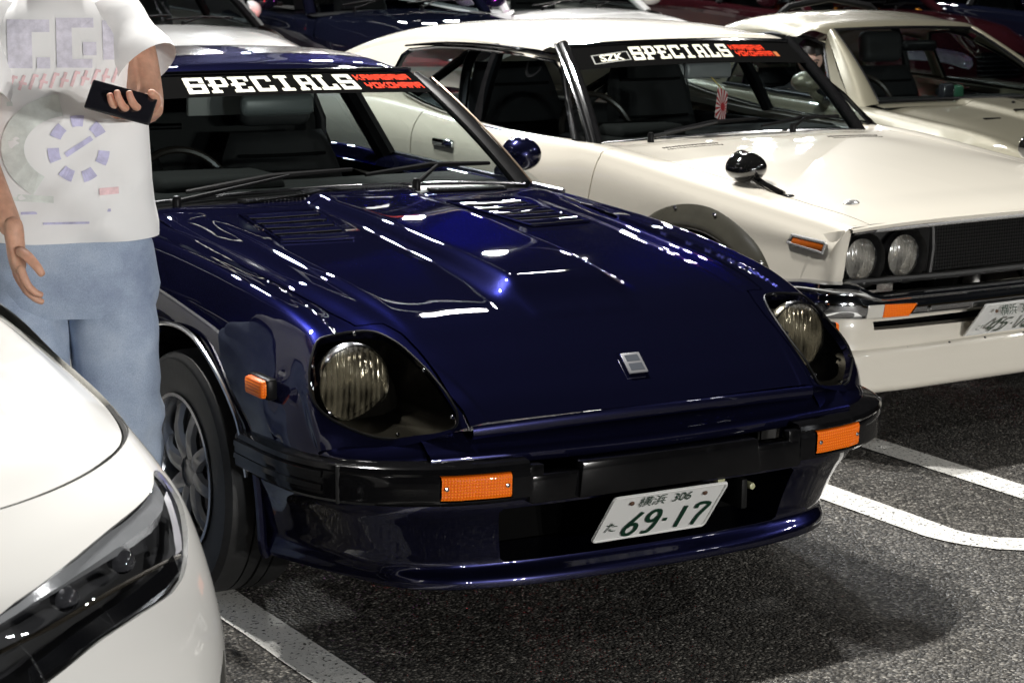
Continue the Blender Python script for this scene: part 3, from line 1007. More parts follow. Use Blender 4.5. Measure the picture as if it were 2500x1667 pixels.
# hood front edge turned under
e_ = sweep_bm([((x, .08 + .031 * (x / .487) ** 2, z), (0, -1)) for x, z in [(q / 20 * .487, .588 - .0115 * (abs(q) / 20) ** 2) for q in range(-20, 21)]], [(0, 0), (.004, -.006), (.004, -.024), (0, -.030), (-.03, -.032)])
bm_obj('hood_lip', e_, BLUE, hood)
# apron between hood lip and bumper
ap = []
for q in range(-24, 25):
    x = q / 24 * .60
    k = (x / .487) ** 2
    y0 = .108 + .031 * k; y1 = .045 + .035 * k
    ap.append([(x, y0 + .03, .552), (x, y0 - .012, .546), (x, (y0 + y1) / 2 - .002, .532), (x, y1, .512), (x, y1 + .004, .495), (x, y1 + .05, .485)])
bm_obj('front_apron', grid_bm(dense(np.array(ap), .05, .01)), BLUE, blue)
for sx in (-1, 1):
    # lower lip of the headlight opening down to the bumper
    lp = []
    for (x, y, z, y2, z2) in ((.500, .125, .556, .085, .512), (.56, .138, .545, .11, .51), (.64, .165, .537, .14, .506), (.71, .21, .530, .185, .503), (.770, .262, .522, .245, .50), (.80, .33, .51, .315, .495)):
        lp.append([(sx * x, y + .012, z + .006), (sx * x, y - .006, z - .006), (sx * x, y2, z2), (sx * x, y2 + .03, z2 - .02)])
    bm_obj('headlight_sill', grid_bm(dense(np.array(lp), .02, .012), flip=sx < 0), BLUE, blue)
    # headlight: black bucket, lamp, acrylic cover on the body line
    cov = covers[sx]
    hc_ = bm_obj('headlight_cover', cov, PERSPEX, blue, smooth=60)
    gk_ = [(sx * p[0], p[1] - .0012, p[2] + .0012) for p in HLc]
    bm_obj('cover_gasket', tube_bm([tuple(q) for q in gk_] + [tuple(gk_[0])], .003, 6, caps=False), BLACK_TRIM, hc_)
    for k in (4, 18, 30, 42, 52, 62):
        q_ = HLc[k % len(HLc)]
        bm_obj('cover_screw', lathe_bm([(.001, .004), (.004, .003), (.005, -.002)], 10, 'z'), CHROME_DULL, hc_, loc=(sx * (.635 + (q_[0] - .635) * .94), .30 + (q_[1] - .30) * .94, .655 + (q_[2] - .655) * .94 + .003), rot=(.6, 0, 0))
    bk = bmesh.new()
    top = HLc
    vt = [bk.verts.new((sx * p[0], p[1] + .010, p[2] - .012)) for p in top]
    vm = [bk.verts.new((sx * (.640 + (p[0] - .640) * .92), .32 + (p[1] - .32) * .82 + .05, .655 + (p[2] - .655) * .85 - .025)) for p in top]
    fl = [bk.verts.new((sx * (.640 + (p[0] - .640) * .75), .42 + (p[1] - .32) * .30, .635 + (p[2] - .655) * .75)) for p in top]
    n = len(top)
    for a, b2 in ((vt, vm), (vm, fl)):
        for k in range(n): bk.faces.new((a[k - 1], a[k], b2[k], b2[k - 1]))
    bk.faces.new(fl)
    bmesh.ops.recalc_face_normals(bk, faces=bk.faces)
    bm_obj('headlight_bucket', bk, BLACK_TRIM, blue)
    round_lamp(blue, (sx * .650, .385, .640), .089, (sx * .02, -1, .02))
    # side marker
    mk = box_bm((sx * .838, .500, .628), (.034, .094, .043), .009)
    s_ = bm_obj('side_marker', mk, AMBER_RIB, blue)
    bm_obj('marker_base', box_bm((sx * .826, .502, .628), (.028, .106, .050), .006), BLACK_TRIM, s_)
    # bright trim round the wheel arch
    arc = catmull(np.array([(sx * .846, y, z) for y, z in ARCH[1:-1]]), 5)
    bm_obj('arch_trim', tube_bm(arc, .0065, 8), CHROME_DULL, blue)
    arc = catmull(np.array([(sx * .852, y, z) for y, z in REAR[1:-1]]), 5)
    bm_obj('arch_trim', tube_bm(arc, .0065, 8), CHROME_DULL, blue)
    for A in (ARCH, REAR):
        cx = sum(p[0] for p in A) / len(A)
        ln = sweep_bm([((sx * .79, y, z + .012), (-sx, 0)) for y, z in A[1:-1]], [(0, 0), (.35, 0.02)])
        bm_obj('wheel_well', ln, DARK, blue)
for sx in (-1, 1):
    wheel(blue, (sx * .735, .985, .312), .312, .215, .196, sx)
    wheel(blue, (sx * .735, 3.31, .312), .312, .215, .196, sx)

# ---- bumper: moulded corners carrying the indicators, stepped centre bar
PB = [(.385, .022), (.47, .027), (.56, .045), (.64, .078), (.715, .125), (.775, .185), (.812, .25), (.838, .33), (.848, .42), (.852, .60)]
PROF = [(-.07, .508), (-.012, .505), (-.002, .500), (.003, .490), (.0, .484), (.003, .474), (.004, .456), (.002, .444), (.003, .432), (.002, .422), (-.006, .414), (-.06, .408)]
for sx in (-1, 1):
    pp = plan_path([(x, y) for x, y in PB], 8)
    bp = sweep_bm([((sx * p[0], p[1], 0), (sx * o[0], o[1])) for p, o in pp], PROF, flip=sx < 0)
    # end cap at the inner end
    cut(bp, [(sx * .432, .425), (sx * .600, .425), (sx * .600, .4865), (sx * .432, .4865)], (0, 2), lambda c: c.y < .12, near=.05, lip=.02, lipdir=(0, 1, 0))
    cap = [bp.verts.new((sx * .385, .022 - a, z)) for a, z in PROF]
    bp.faces.new(cap)
    # joint between the front moulding and the side piece
    b_ = bm_obj('bumper_corner', bp, BLACK_PLASTIC, blue, smooth=30)
    bm_obj('bumper_joint', box_bm((sx * .783, .197, .457), (.010, .010, .088), .003, rot=(0, 0, sx * .95)), RUBBER, b_)
    for zz in (.476, .446):
        rp = [((sx * p[0], p[1], 0), (sx * o[0], o[1])) for p, o in pp if p[1] > .225]
        bm_obj('bumper_rib', sweep_bm(rp, [(.0, zz + .009), (.006, zz + .006), (.007, zz - .006), (0, zz - .009)], flip=sx < 0), BLACK_PLASTIC, b_)
    # indicator
    li = []
    for x in np.linspace(.436, .597, 12):
        y = np.interp(x, [.385, .47, .56, .64], [.022, .027, .045, .078])
        li.append([(sx * x, y + .016, .4835), (sx * x, y - .004, .482), (sx * x, y - .006, .455), (sx * x, y - .003, .4285), (sx * x, y + .016, .427)])
    tl = bm_obj('turn_signal', grid_bm(dense(np.array(li), .012, .008), flip=sx < 0), AMBER_RIB, blue)
    for x in (.447, .587):
        y = np.interp(x, [.385, .47, .56, .64], [.022, .027, .045, .078])
        bm_obj('lens_screw', lathe_bm([(.001, -.004), (.005, -.003), (.006, .002)], 12, 'y'), CHROME_DULL, tl, loc=(sx * x, y - .006, .456))
    # step beside the lamp
    bm_obj('bumper_step', box_bm((sx * .318, .045, .436), (.128, .05, .066), .004), BLACK_PLASTIC, blue)
    bm_obj('bumper_step_wall', plate_bm([(sx * .388, .020), (sx * .350, .022), (sx * .350, .05), (sx * .388, .05)], .086, lambda u, v, w: Vector((u, v, .4930 + w)), .002), BLACK_PLASTIC, blue)
cb = plate_bm([(-.258, .404), (-.250, .488), (.250, .488), (.258, .404)], .06, lambda u, v, w: Vector((u, .012 + .00 - w, v)), .003)
bm_obj('bumper_bar', cb, BLACK_PLASTIC, blue)

# ---- air dam with the mouth
PT = [(0, .075), (.20, .078), (.40, .088), (.55, .112), (.665, .165), (.735, .245), (.775, .40), (.800, .60)]
PL = [(0, .070), (.20, .075), (.40, .100), (.54, .145), (.618, .205), (.660, .285), (.715, .420), (.778, .600)]
pt_, pl_ = plan_path(PT, 10), plan_path(PL, 10)
half = []
for (p, o), (q, o2) in zip(pt_, pl_):
    row = []
    cz_ = 1 - .6 * float(sst(.66, .74, np.array(p[0])))
    for t, a, z in ((0, -.03, .424), (0, .0, .420), (0, .006, .406), (.04, .002, .384), (.25, -.010 * cz_, .345), (.50, -.020 * cz_, .300), (.68, -.026 * cz_, .262), (.80, -.028 * cz_, .240), (.88, -.018 * cz_, .226), (.96, -.004, .212), (1, .0, .202), (1, -.002, .190), (1, -.022, .183), (1, -.09, .186)):
        row.append((p[0] + (q[0] - p[0]) * t + o2[0] * a, p[1] + (q[1] - p[1]) * t + o2[1] * a, z))
    half.append(row)
hg = np.array(half)
hg[0, :, 0] = 0
hg = hg.transpose(1, 0, 2)
dam = grid_bm(mirror_cols(dense(hg, .010, .02)), flip=True)
MOUTH = [(-.40, .248), (-.385, .242), (.385, .242), (.40, .248), (.425, .372), (.415, .380), (-.415, .380), (-.425, .372)]
cut(dam, MOUTH, (0, 2), lambda c: c.y < .2, near=.06, lip=.16, lipdir=(0, 1, 0))
ad = bm_obj('air_dam', dam, BLUE_DULL, blue, smooth=40)
for sx in (-1, 1):
    ed = [(sx * .800, .60, .404), (sx * .793, .60, .34), (sx * .787, .60, .26), (sx * .781, .60, .20), (sx * .774, .60, .186)]
    bm_obj('dam_end_flange', tube_bm(catmull(np.array(ed), 4), .012, 8), BLUE_DULL, ad)
bm_obj('radiator', box_bm((0, .31, .32), (.92, .05, .22), .004), DARK, blue)
bm_obj('bumper_bracket', box_bm((.262, .125, .335), (.018, .10, .075), .004), simple('dull bracket', (.008, .008, .008), .5, spec=.1), blue)
bm_obj('bracket_bolt', lathe_bm([(.001, -.012), (.011, -.010), (.013, 0), (.013, .01)], 12, 'y'), simple('yellowed bolt', (.42, .42, .25), .4), blue, loc=(.205, .105, .374))
bm_obj('bracket_bolt', lathe_bm([(.001, -.012), (.008, -.010), (.009, 0), (.009, .01)], 12, 'y'), simple('yellowed bolt', (.42, .42, .25), .4), blue, loc=(.285, .085, .352))
license_plate(blue, (.002, .062, .326), -.635 * -1, 'た', '69-17')

em = empty('emblem', (0.0, .187, .662)); em.parent = hood
em.rotation_euler = (math.atan2(.690 - .625, .12), 0, 0)
bm_obj('emblem_plate', plate_bm([(-.034, -.036), (.020, -.036), (.034, .036), (-.020, .036)], .004, lambda u, v, w: Vector((u, v, w + .006)), .001), simple('silver badge', (.40, .40, .42), .3, .6), em)
bm_obj('emblem_field', plate_bm([(-.024, -.028), (.015, -.028), (.0185, -.004), (-.0195, -.004)], .001, lambda u, v, w: Vector((u, v, w + .0068))), simple('badge grey', (.10, .11, .13), .35, .4), em)
bm_obj('emblem_field', plate_bm([(-.018, .005), (.0205, .005), (.0235, .027), (-.014, .027)], .001, lambda u, v, w: Vector((u, v, w + .0068))), simple('badge grey', (.10, .11, .13), .35, .4), em)
for sx in (-1, 1):
    quad = [(.280, 1.12), (.480, 1.135), (.440, 1.50), (.215, 1.49)]
    fr_ = lambda u, v, sx=sx: on_hood(sx * ((1 - v) * ((1 - u) * quad[0][0] + u * quad[1][0]) + v * ((1 - u) * quad[3][0] + u * quad[2][0])),
                                      (1 - v) * ((1 - u) * quad[0][1] + u * quad[1][1]) + v * ((1 - u) * quad[3][1] + u * quad[2][1]))
    P = lambda u, v, l: fr_(u, v) + Vector((0, 0, l))
    lv = bm_obj('louvre_frame', tube_bm([P(0, 0, .004), P(.5, 0, .004), P(1, 0, .004), P(1, .5, .004), P(1, 1, .004), P(.5, 1, .004), P(0, 1, .004), P(0, .5, .004), P(0, 0, .004)], .0045, 6), BLUE, hood)
    base = bmesh.new()
    gq = np.array([[P(u, v, .0025) for u in np.linspace(0, 1, 7)] for v in np.linspace(0, 1, 9)])
    bm_obj('louvre_mesh', grid_bm(gq, flip=sx < 0), BLUE, lv)
    for k in range(5):
        v0 = .06 + k * .19
        rows = []
        for u in np.linspace(.03, .97, 9):
            rows.append([P(u, v0, .003), P(u, v0 + .035, .0095), P(u, v0 + .12, .006), P(u, v0 + .150, .003)])
        bm_obj('louvre_slat', grid_bm(np.array(rows), flip=sx > 0), BLUE, lv)
        pf = bmesh.new()
        for q in range(26):
            u = .05 + q * .036
            c = P(u, v0 - .012, .0042)
            box_bm(c, (.0060, .016, .003), 0, pf)
        bm_obj('louvre_perforations', pf, DARK, lv)
for x0, x1 in ((-.36, -.10), (-.06, .20), (.26, .50)):
    cg = bmesh.new()
    for k in range(int((x1 - x0) / .0125)):
        x = x0 + k * .0125
        box_bm(on_hood(x, 1.655, .006), (.0055, .055, .010), .0015, cg, rot=(0, 0, .25), seg=1)
    o = bm_obj('cowl_vent_fins', cg, CHROME_DULL, blue)
    bm_obj('cowl_vent_slot', plate_bm([(x0 - .01, 1.625), (x1, 1.625), (x1, 1.685), (x0 - .01, 1.685)], .004, lambda u, v, w: on_hood(u, v, .004) + Vector((0, 0, w))), DARK, blue)

# ---- greenhouse
WS_B = lambda x: Vector((x, 1.700 + .055 * (x / .627) ** 2 + .0, .918 - .027 * (x / .627) ** 2))
WS_T = lambda x: Vector((x, 2.235 + .056 * (x / .518) ** 2, 1.222 - .007 * (x / .518) ** 2))
def ws(u, v, l=0.0):
    """u -1..1 across, v 0..1 up the windscreen"""
    b = WS_B(u * .627); t = WS_T(u * .518)
    p = b.lerp(t, v)
    p += Vector((0, -.5, .86)) * (.018 * 4 * v * (1 - v) + l)
    return p
gl = np.array([[ws(u, v) for u in np.linspace(-1, 1, 25)] for v in np.linspace(0, 1, 13)])
bm_obj('windshield', grid_bm(gl), GLASS, blue, smooth=60)
# banner strip and its lettering
BANNER = simple('banner black film', (.005, .005, .005), .7, spec=.0)
bn = bm_obj('sun_strip', grid_bm(np.array([[ws(u, v, .002) for u in np.linspace(-.995, .995, 25)] for v in np.linspace(.77, .985, 5)])), BANNER, blue, smooth=60)
def bfr(u, v, l=0): return ws(u, v, .0042 + l)
banner_text(bn, bfr, .80, .955, (-.60, .50), (0, 0), [('KANAGAWA', .515, .93, .892, .950), ('YOKOHAMA', .545, .965, .808, .866)])
# roof
RZ = [(2.27, 1.222, .518), (2.30, 1.240, .53), (2.40, 1.262, .545), (2.60, 1.278, .55), (2.85, 1.275, .545), (3.1, 1.245, .53), (3.25, 1.215, .515)]
rf = []
for y, z, xw in RZ:
    d = .05 if y > 2.35 else (.012 if y < 2.29 else .03)
    yo = lambda f, y=y: -.035 * (1 - f * f) if y < 2.35 else 0
    rf.append([(0, y + yo(0), z), (xw * .35, y + yo(.35), z - d * .08), (xw * .7, y + yo(.7), z - d * .3), (xw * .93, y + yo(.93), z - d * .75), (xw * 1.02, y + yo(1.0), z - d * 1.25), (xw * 1.06, y + yo(1), z - d * 1.9)])
rg = mirror_cols(dense(np.array(rf), .03, .025))
bm_obj('roof', grid_bm(rg), BLUE, blue)
# t-bar glass panels on the roof
rgf = rg.reshape(-1, 3)
def roof_z(x, y):
    d = (rgf[:, 0] - x) ** 2 + (rgf[:, 1] - y) ** 2
    k = np.argpartition(d, 4)[:4]; w = 1 / (d[k] + 1e-6)
    return float((rgf[k, 2] * w).sum() / w.sum())
for sx in (-1, 1):
    tp = np.array([[(sx * x, y, roof_z(x, y) + .0015) for x in np.linspace(.055, .46, 10)] for y in np.linspace(2.47, 2.80, 10)])
    bm_obj('roof_panel', grid_bm(tp, flip=sx < 0), simple('tinted roof glass', (.02, .012, .008), .16, spec=.35), blue)
# rear hatch glass and tail
hg2 = np.array([[(xw * f, y, z - .03 * f * f) for f in (-1, -.6, 0, .6, 1)] for y, z, xw in ((3.25, 1.215, .52), (3.55, 1.11, .56), (3.9, .95, .60), (4.1, .85, .62))])
bm_obj('rear_glass', grid_bm(dense(hg2, .05, .08)), GLASS_DARK, blue)
for sx in (-1, 1):
    # pillars
    a = [ws(sx * 1.0, v, -.004) + Vector((sx * .010, 0, 0)) for v in np.linspace(0, .97, 9)]
    bm_obj('a_pillar', tube_bm(a, [.030, .028, .027, .026, .026, .026, .025, .022, .014], 8, up=(0, 1, 0), flat=.75), BLACK_TRIM, blue)
    ch = [ws(sx * 1.03, v, .016) + Vector((sx * .014, -.002, .0)) for v in np.linspace(-.01, 1.0, 9)]
    bm_obj('drip_rail', tube_bm(ch[:8], .0045, 6), simple('bronze trim', (.16, .12, .09), .3, .8), blue)
    sl = [(sx * .552, 2.30, 1.172), (sx * .60, 2.6, 1.178), (sx * .585, 3.0, 1.15), (sx * .57, 3.3, 1.08)]
    bm_obj('roof_rail', tube_bm(catmull(np.array(sl), 5), .016, 8), BLACK_TRIM, blue)
    bp_ = [(sx * .735, 2.86, .87), (sx * .66, 2.92, 1.03), (sx * .585, 2.95, 1.165)]
    bm_obj('b_pillar', tube_bm(catmull(np.array(bp_), 4), .035, 8, up=(0, 1, 0), flat=1.3), BLACK_TRIM, blue)
    cp = [(sx * .72, 3.75, .87), (sx * .65, 3.5, 1.0), (sx * .575, 3.28, 1.12)]
    bm_obj('c_pillar', tube_bm(catmull(np.array(cp), 4), [.08, .08, .075, .07, .07, .065, .06, .05, .04], 8, up=(0, 1, 0), flat=1.2), BLUE, blue)
    # quarter glass + door frame; the near door glass is wound down as in the picture on the far side
    q = np.array([[(sx * .73, 2.90, .885), (sx * .72, 3.60, .885)], [(sx * .60, 2.97, 1.15), (sx * .60, 3.28, 1.10)]])
    bm_obj('quarter_glass', grid_bm(dense(q, .05, .05)), GLASS_DARK, blue)
    dg_ = np.array([[(sx * .742, 1.76, .87), (sx * .738, 2.86, .87)], [(sx * .585, 2.32, 1.165), (sx * .60, 2.92, 1.165)]])
    bm_obj('door_glass', grid_bm(dense(dg_, .06, .06)), thin_glass('clear door glass', (.9, .93, .92)), blue)
    bt = [(sx * .752, 1.70, .872), (sx * .757, 2.2, .876), (sx * .76, 2.9, .882)]
    bm_obj('belt_moulding', tube_bm(bt, .008, 6), CHROME_DULL, blue)
    bm_obj('door_handle', box_bm((sx * .842, 2.78, .73), (.018, .14, .03), .006), CHROME, blue)
# chrome strip over and under the windscreen
bm_obj('windshield_trim', tube_bm([ws(u, 1.0, .006) for u in np.linspace(-1, 1, 21)], .0075, 8), CHROME, blue)
bm_obj('windshield_trim', tube_bm([ws(u, .0, .006) for u in np.linspace(-1.02, 1.02, 21)], .006, 8), CHROME_DULL, blue)
cw = np.array([[(x, 1.61 + .04 * (x / .66) ** 2, (.892 if abs(x) < .62 else .872)), (x, 1.67 + .05 * (x / .66) ** 2, .905 - .025 * (x / .66) ** 2), (x, 1.735 + .05 * (x / .66) ** 2, .912 - .025 * (x / .66) ** 2)] for x in np.linspace(-.64, .64, 17)])
bm_obj('cowl', grid_bm(cw), BLACK_TRIM, blue)
wiper(blue, (-.545, 1.70, .905), tuple(ws(-.80, .03, .016)), tuple(ws(.05, .10, .016)), tuple(ws(-.30, .055, .03)))
wiper(blue, (.205, 1.66, .925), tuple(ws(.10, .05, .02)), tuple(ws(.88, .13, .016)), tuple(ws(.52, .085, .03)))
# interior
bm_obj('dashboard', box_bm((0, 1.93, .80), (1.22, .34, .22), .06, seg=4), DASH, blue)
bm_obj('dash_binnacle', box_bm((-.33, 1.98, .90), (.42, .26, .10), .045, seg=4), DASH, blue)
sw = bm_obj('steering_wheel', lathe_bm([(.165 + .012 * math.cos(a), .012 * math.sin(a)) for a in np.linspace(0, 2 * math.pi, 9)], 40, 'y'), simple('steering rim', (.015, .012, .01), .25), blue, loc=(-.33, 2.17, .84), rot=(-.35, 0, 0))
bm_obj('steering_spokes', box_bm((0, .01, 0), (.31, .01, .035), .003), CHROME_DULL, sw)
for x in (-.33, .33): seat(blue, (x, 2.55, .20), 0, True, tall=.57)
bm_obj('cabin_floor', box_bm((0, 2.9, .235), (1.34, 2.4, .03)), DARK, blue)
bm_obj('rear_bulkhead', box_bm((0, 3.62, .55), (1.3, .04, .6)), VINYL, blue)
bm_obj('headliner', grid_bm(rg * np.array([.985, 1, 1]) - np.array([0, 0, .016])), DARK, blue)
bm_obj('added_dark_screen', plate_bm([(-.66, .30), (.66, .30), (.66, .90), (.55, 1.12), (.45, 1.19), (-.45, 1.19), (-.55, 1.12), (-.66, .90)], .01, lambda u, v, w: Vector((u, 3.16 - w, v))), simple('flat black sheet', (.006, .006, .006), .95), blue)  # added black sheet, blocks the rear so the cabin stays dark
for sx in (-1, 1):
    bm_obj('door_card', box_bm((sx * .72, 2.3, .57), (.03, 1.25, .58), .01), VINYL, blue)
bm_obj('roll_bar', tube_bm([(-.56, 3.02, .5), (-.55, 3.02, 1.0), (-.50, 3.02, 1.12), (-.3, 3.02, 1.15), (.3, 3.02, 1.15), (.50, 3.02, 1.12), (.55, 3.02, 1.0), (.56, 3.02, .5)], .020, 10), simple('black bar', (.012, .012, .013), .25), blue)
bm_obj('harness_bar', tube_bm([(-.56, 3.04, .985), (.02, 3.04, .985)], .011, 10), CHROME, blue)
bm_obj('rear_view_mirror', box_bm((0, 2.20, 1.125), (.25, .03, .065), .02, seg=3), simple('mirror shell grey', (.10, .11, .11), .4), blue)
bm_obj('mirror_stem', tube_bm([(0, 2.22, 1.14), (0, 2.24, 1.20)], .007, 6), CHROME_DULL, blue)
bm_obj('sun_visor', box_bm((0, 2.40, 1.13), (.44, .02, .10), .004), simple('grey vinyl', (.22, .22, .21), .6), blue)
# door mirror on the far side, chrome foot
for sx in (-1, 1):
    mm = bmesh.new()
    bmesh.ops.create_uvsphere(mm, u_segments=24, v_segments=14, radius=1)
    for v in mm.verts:
        y = v.co.y
        v.co = Vector((v.co.x * .070, (max(y, -.95) if y < .35 else .35) * .070, v.co.z * .056))
    o = bm_obj('door_mirror', mm, BLUE, blue, loc=(sx * .835, 2.10, .948), rot=(0, sx * .15, sx * .1))
    bm_obj('mirror_foot', tube_bm([(-sx * .03, .0, -.05), (-sx * .045, .01, -.065), (-sx * .07, .01, -.075)], [.018, .02, .028], 8), CHROME_DULL, o)
    bm_obj('mirror_glass', lathe_bm([(.001, 0), (.05, 0)], 20, 'y'), CHROME, o, loc=(0, .027, 0))
# tail panel
bm_obj('tail_panel', box_bm((0, 4.365, .66), (1.38, .03, .20), .01), BLACK_TRIM, blue)
for sx in (-1, 1): bm_obj('tail_light', box_bm((sx * .5, 4.385, .67), (.36, .02, .13), .006), simple('red lens', (.4, .01, .008), .15), blue)
bm_obj('rear_bumper', box_bm((0, 4.40, .47), (1.62, .14, .12), .03), BLACK_PLASTIC, blue)
# ================================================================ cream white seventies coupe, parked next to the navy car
CREAM = paint('cream white paint', (.67, .63, .545), rough=.38, dust=.03, peel=.004)
ken = empty('classic_coupe', (2.375, 1.324, 0), .072, 'cream white classic coupe with twin round headlights and black fender mirrors', 'car')

def greenhouse_side(parent, sx, belt, edge, win, paint_m, glass_m, trim, cell=.025, front=None):
    """sheet from belt line to roof edge with the side window cut out; returns the sheet object.
    belt, edge: lists of (x, y, z) with matching rows; win: outline in (y, z)"""
    rows = []
    for b, t in zip(belt, edge):
        b = np.array(b, float); t = np.array(t, float)
        mid = (b + t) / 2; mid[0] += .018
        q = b * .25 + t * .75; q[0] += .012
        rows.append([b, mid, q, t])
    gg = dense(np.array(rows), cell, cell)
    gg[..., 0] *= sx
    bm = grid_bm(gg, flip=sx < 0)
    w = [tuple(p[:2]) for p in catmull(np.array([(a, b, 0) for a, b in win + win[:1]]), 3)][:-1] if trim == 'round' else win
    gl_ = cut(bm, w, (1, 2), None, near=.05, lip=.02, extract=True, lipdir=(-sx, 0, 0))
    if front:
        fb = take(bm, lambda c: c.y < float(np.interp(c.z, [q[1] for q in front], [q[0] for q in front])))
        bm_obj('window_frame', fb, BLACK_TRIM, parent)
    s = bm_obj('roof_side', bm, paint_m, parent)
    g_ = bm_obj('side_glass', gl_, glass_m, parent, smooth=60)
    fg = gg.reshape(-1, 3)
    def xat(y, z):
        d = (fg[:, 1] - y) ** 2 + (fg[:, 2] - z) ** 2
        k = np.argpartition(d, 4)[:4]; ww = 1 / (d[k] + 1e-5)
        return float((fg[k, 0] * ww).sum() / ww.sum())
    loop = [(xat(y, z) + sx * .004, y, z) for y, z in w + w[:1]]
    return s, g_, loop

S2 = [.02, .10, .30, .60, .90, 1.20, 1.42]
RZk = [.757, .768, .788, .818, .848, .880, .896]
CZk = [.772, .790, .815, .845, .868, .890, .900]
GRk = []
for y, rz_, cz in zip(S2, RZk, CZk):
    f = .02 * max(0, 1 - y / .4)
    GRk.append([(0, y, cz), (.22, y, cz - .001), (.45, y, cz - .004), (.62, y, cz - .010), (.70, y, (cz - .012) * .55 + rz_ * .45 + .002), (.765, y, rz_ + .004), (.808, y, rz_),
                (.828, y + (.02 if y < .05 else 0), rz_ - .035), (.838, max(y, .085) if y < .05 else max(y, .12), .64), (.840, max(y, .16) if y < .05 else max(y, .19), .50), (.825, max(y, .18) if y < .05 else max(y, .21), .30)])
for y, rz_, xs in ((1.60, .900, .842), (1.95, .905, .846), (2.30, .922, .850), (2.6, .945, .855), (2.9, .960, .862), (3.3, .950, .862), (3.8, .915, .845), (4.2, .870, .81), (4.36, .80, .79)):
    GRk.append([(0, y, rz_ - .03), (.22, y, rz_ - .03), (.45, y, rz_ - .03), (.62, y, rz_ - .03), (.70, y, rz_ - .02), (.772, y, rz_ + .002), (.806, y, rz_ - .006),
                (xs - .012, y, rz_ - .05), (xs, y, .64), (xs - .004, y, .50), (xs - .03, y, .28)])
GRk.append([(x * .97, y + .07, .5 if z > .55 else z) for x, y, z in GRk[-1]])
gk = dense(np.array(GRk), .022, .018, sharp_v=())
Gk = mirror_cols(gk)
kb = grid_bm(Gk)
cut(kb, [(-.66, 1.50), (-.35, 1.455), (0, 1.445), (.35, 1.455), (.66, 1.50), (.735, 1.75), (.735, 3.1), (.60, 3.9), (-.60, 3.9), (-.735, 3.1), (-.735, 1.75)], (0, 1), lambda c: c.z > .75, lip=.03)
KARCH = [(.34, .20), (.355, .42), (.43, .56), (.53, .635), (.64, .672), (.73, .680), (.82, .672), (.93, .635), (1.03, .56), (1.10, .42), (1.115, .20)]
KREAR = [(y + 2.61, z + .01) for y, z in KARCH]
for sx in (-1, 1):
    for A in (KARCH, KREAR): cut(kb, A, (1, 2), lambda c, sx=sx: c.x * sx > .7, lip=.03, lipdir=(-sx, 0, 0))
    slit(kb, [(sx * .705, .0), (sx * .712, .3), (sx * .712, .8), (sx * .705, 1.375)], .005, pred=lambda c: c.z > .7, depth=.02)
    pr = lambda c, sx=sx: c.x * sx > .77
    slit(kb, [(1.30, .90), (1.335, .78), (1.36, .69), (1.375, .55), (1.39, .35), (1.45, .31), (2.42, .31), (2.50, .36), (2.54, .6), (2.53, .94)], .006, (1, 2), pr, .016)
slit(kb, [(-.71, 1.372), (-.35, 1.345), (0, 1.335), (.35, 1.345), (.71, 1.372)], .006, pred=lambda c: c.z > .8, depth=.02)
khood = take_island(kb, (0, .7, .86))
bm_obj('body', kb, CREAM, ken, smooth=40)
kh = bm_obj('hood', khood, CREAM, ken, smooth=40)
def on_ken(x, y, lift=0.0):
    f = Gk.reshape(-1, 3)
    i = np.argmin((f[:, 0] - x) ** 2 + (f[:, 1] - y) ** 2 + np.where(f[:, 2] < .7, 9, 0))
    return Vector((x, y, f[i][2] + lift))
# front edge of the hood, turned down
hl_ = np.array([[(x, .022, .772 - .015 * (x / .80) ** 4), (x, .010, .768 - .015 * (x / .80) ** 4), (x, .012, .756 - .012 * (x / .80) ** 4), (x, .05, .752 - .012 * (x / .8) ** 4)] for x in np.linspace(-.80, .80, 33)])
bm_obj('hood_edge', grid_bm(hl_), CREAM, kh)
# ---- front: black panel in a chrome frame, four lamps, mesh grille
fascia = simple('grille satin black', (.012, .012, .012), .35)
bm_obj('grille_panel', box_bm((0, .16, .655), (1.58, .04, .20), .004), fascia, ken)
for sx in (-1, 1):
    # fender front edge (cream) and the black end of the opening
    fe = np.array([[(sx * .8300, .15, .722), (sx * .812, .026, .752), (sx * .795, .024, .752), (sx * .792, .12, .745)],
                   [(sx * .8385, .17, .66), (sx * .815, .045, .67), (sx * .797, .042, .67), (sx * .792, .14, .67)],
                   [(sx * .8405, .21, .56), (sx * .815, .063, .575), (sx * .797, .060, .575), (sx * .792, .15, .575)],
                   [(sx * .8410, .22, .52), (sx * .815, .080, .535), (sx * .797, .080, .535), (sx * .792, .16, .535)]])
    bm_obj('fender_front', grid_bm(dense(fe, .02, .012), flip=sx > 0), CREAM, ken)
    bm_obj('grille_end_frame', tube_bm([(sx * .790, .035, .748), (sx * .790, .055, .66), (sx * .790, .072, .575)], .008, 6), BLACK_TRIM, ken)
    bm_obj('lamp_bezel_trim', tube_bm([(sx * .775, .030, .741), (sx * .69, .024, .742)], .006, 6), CHROME, ken)
    for x in (.671, .478):
        round_lamp(ken, (sx * x, .108, .637), .070)
        cup = lathe_bm([(.072, .01), (.080, .0), (.086, -.03), (.090, -.045)], 36, 'y')
        bm_obj('lamp_cup', cup, fascia, ken, loc=(sx * x, .125, .637))
    # surround ribs between lamps and mesh
    bm_obj('grille_divider', tube_bm([(sx * .386, .065, .735), (sx * .380, .065, .66), (sx * .386, .07, .575)], .010, 8), fascia, ken)
bm_obj('grille_frame_top', tube_bm([(-.69, .022, .744), (-.3, .012, .750), (0, .010, .752), (.3, .012, .750), (.69, .022, .744)], .007, 8), BRIGHT, ken)
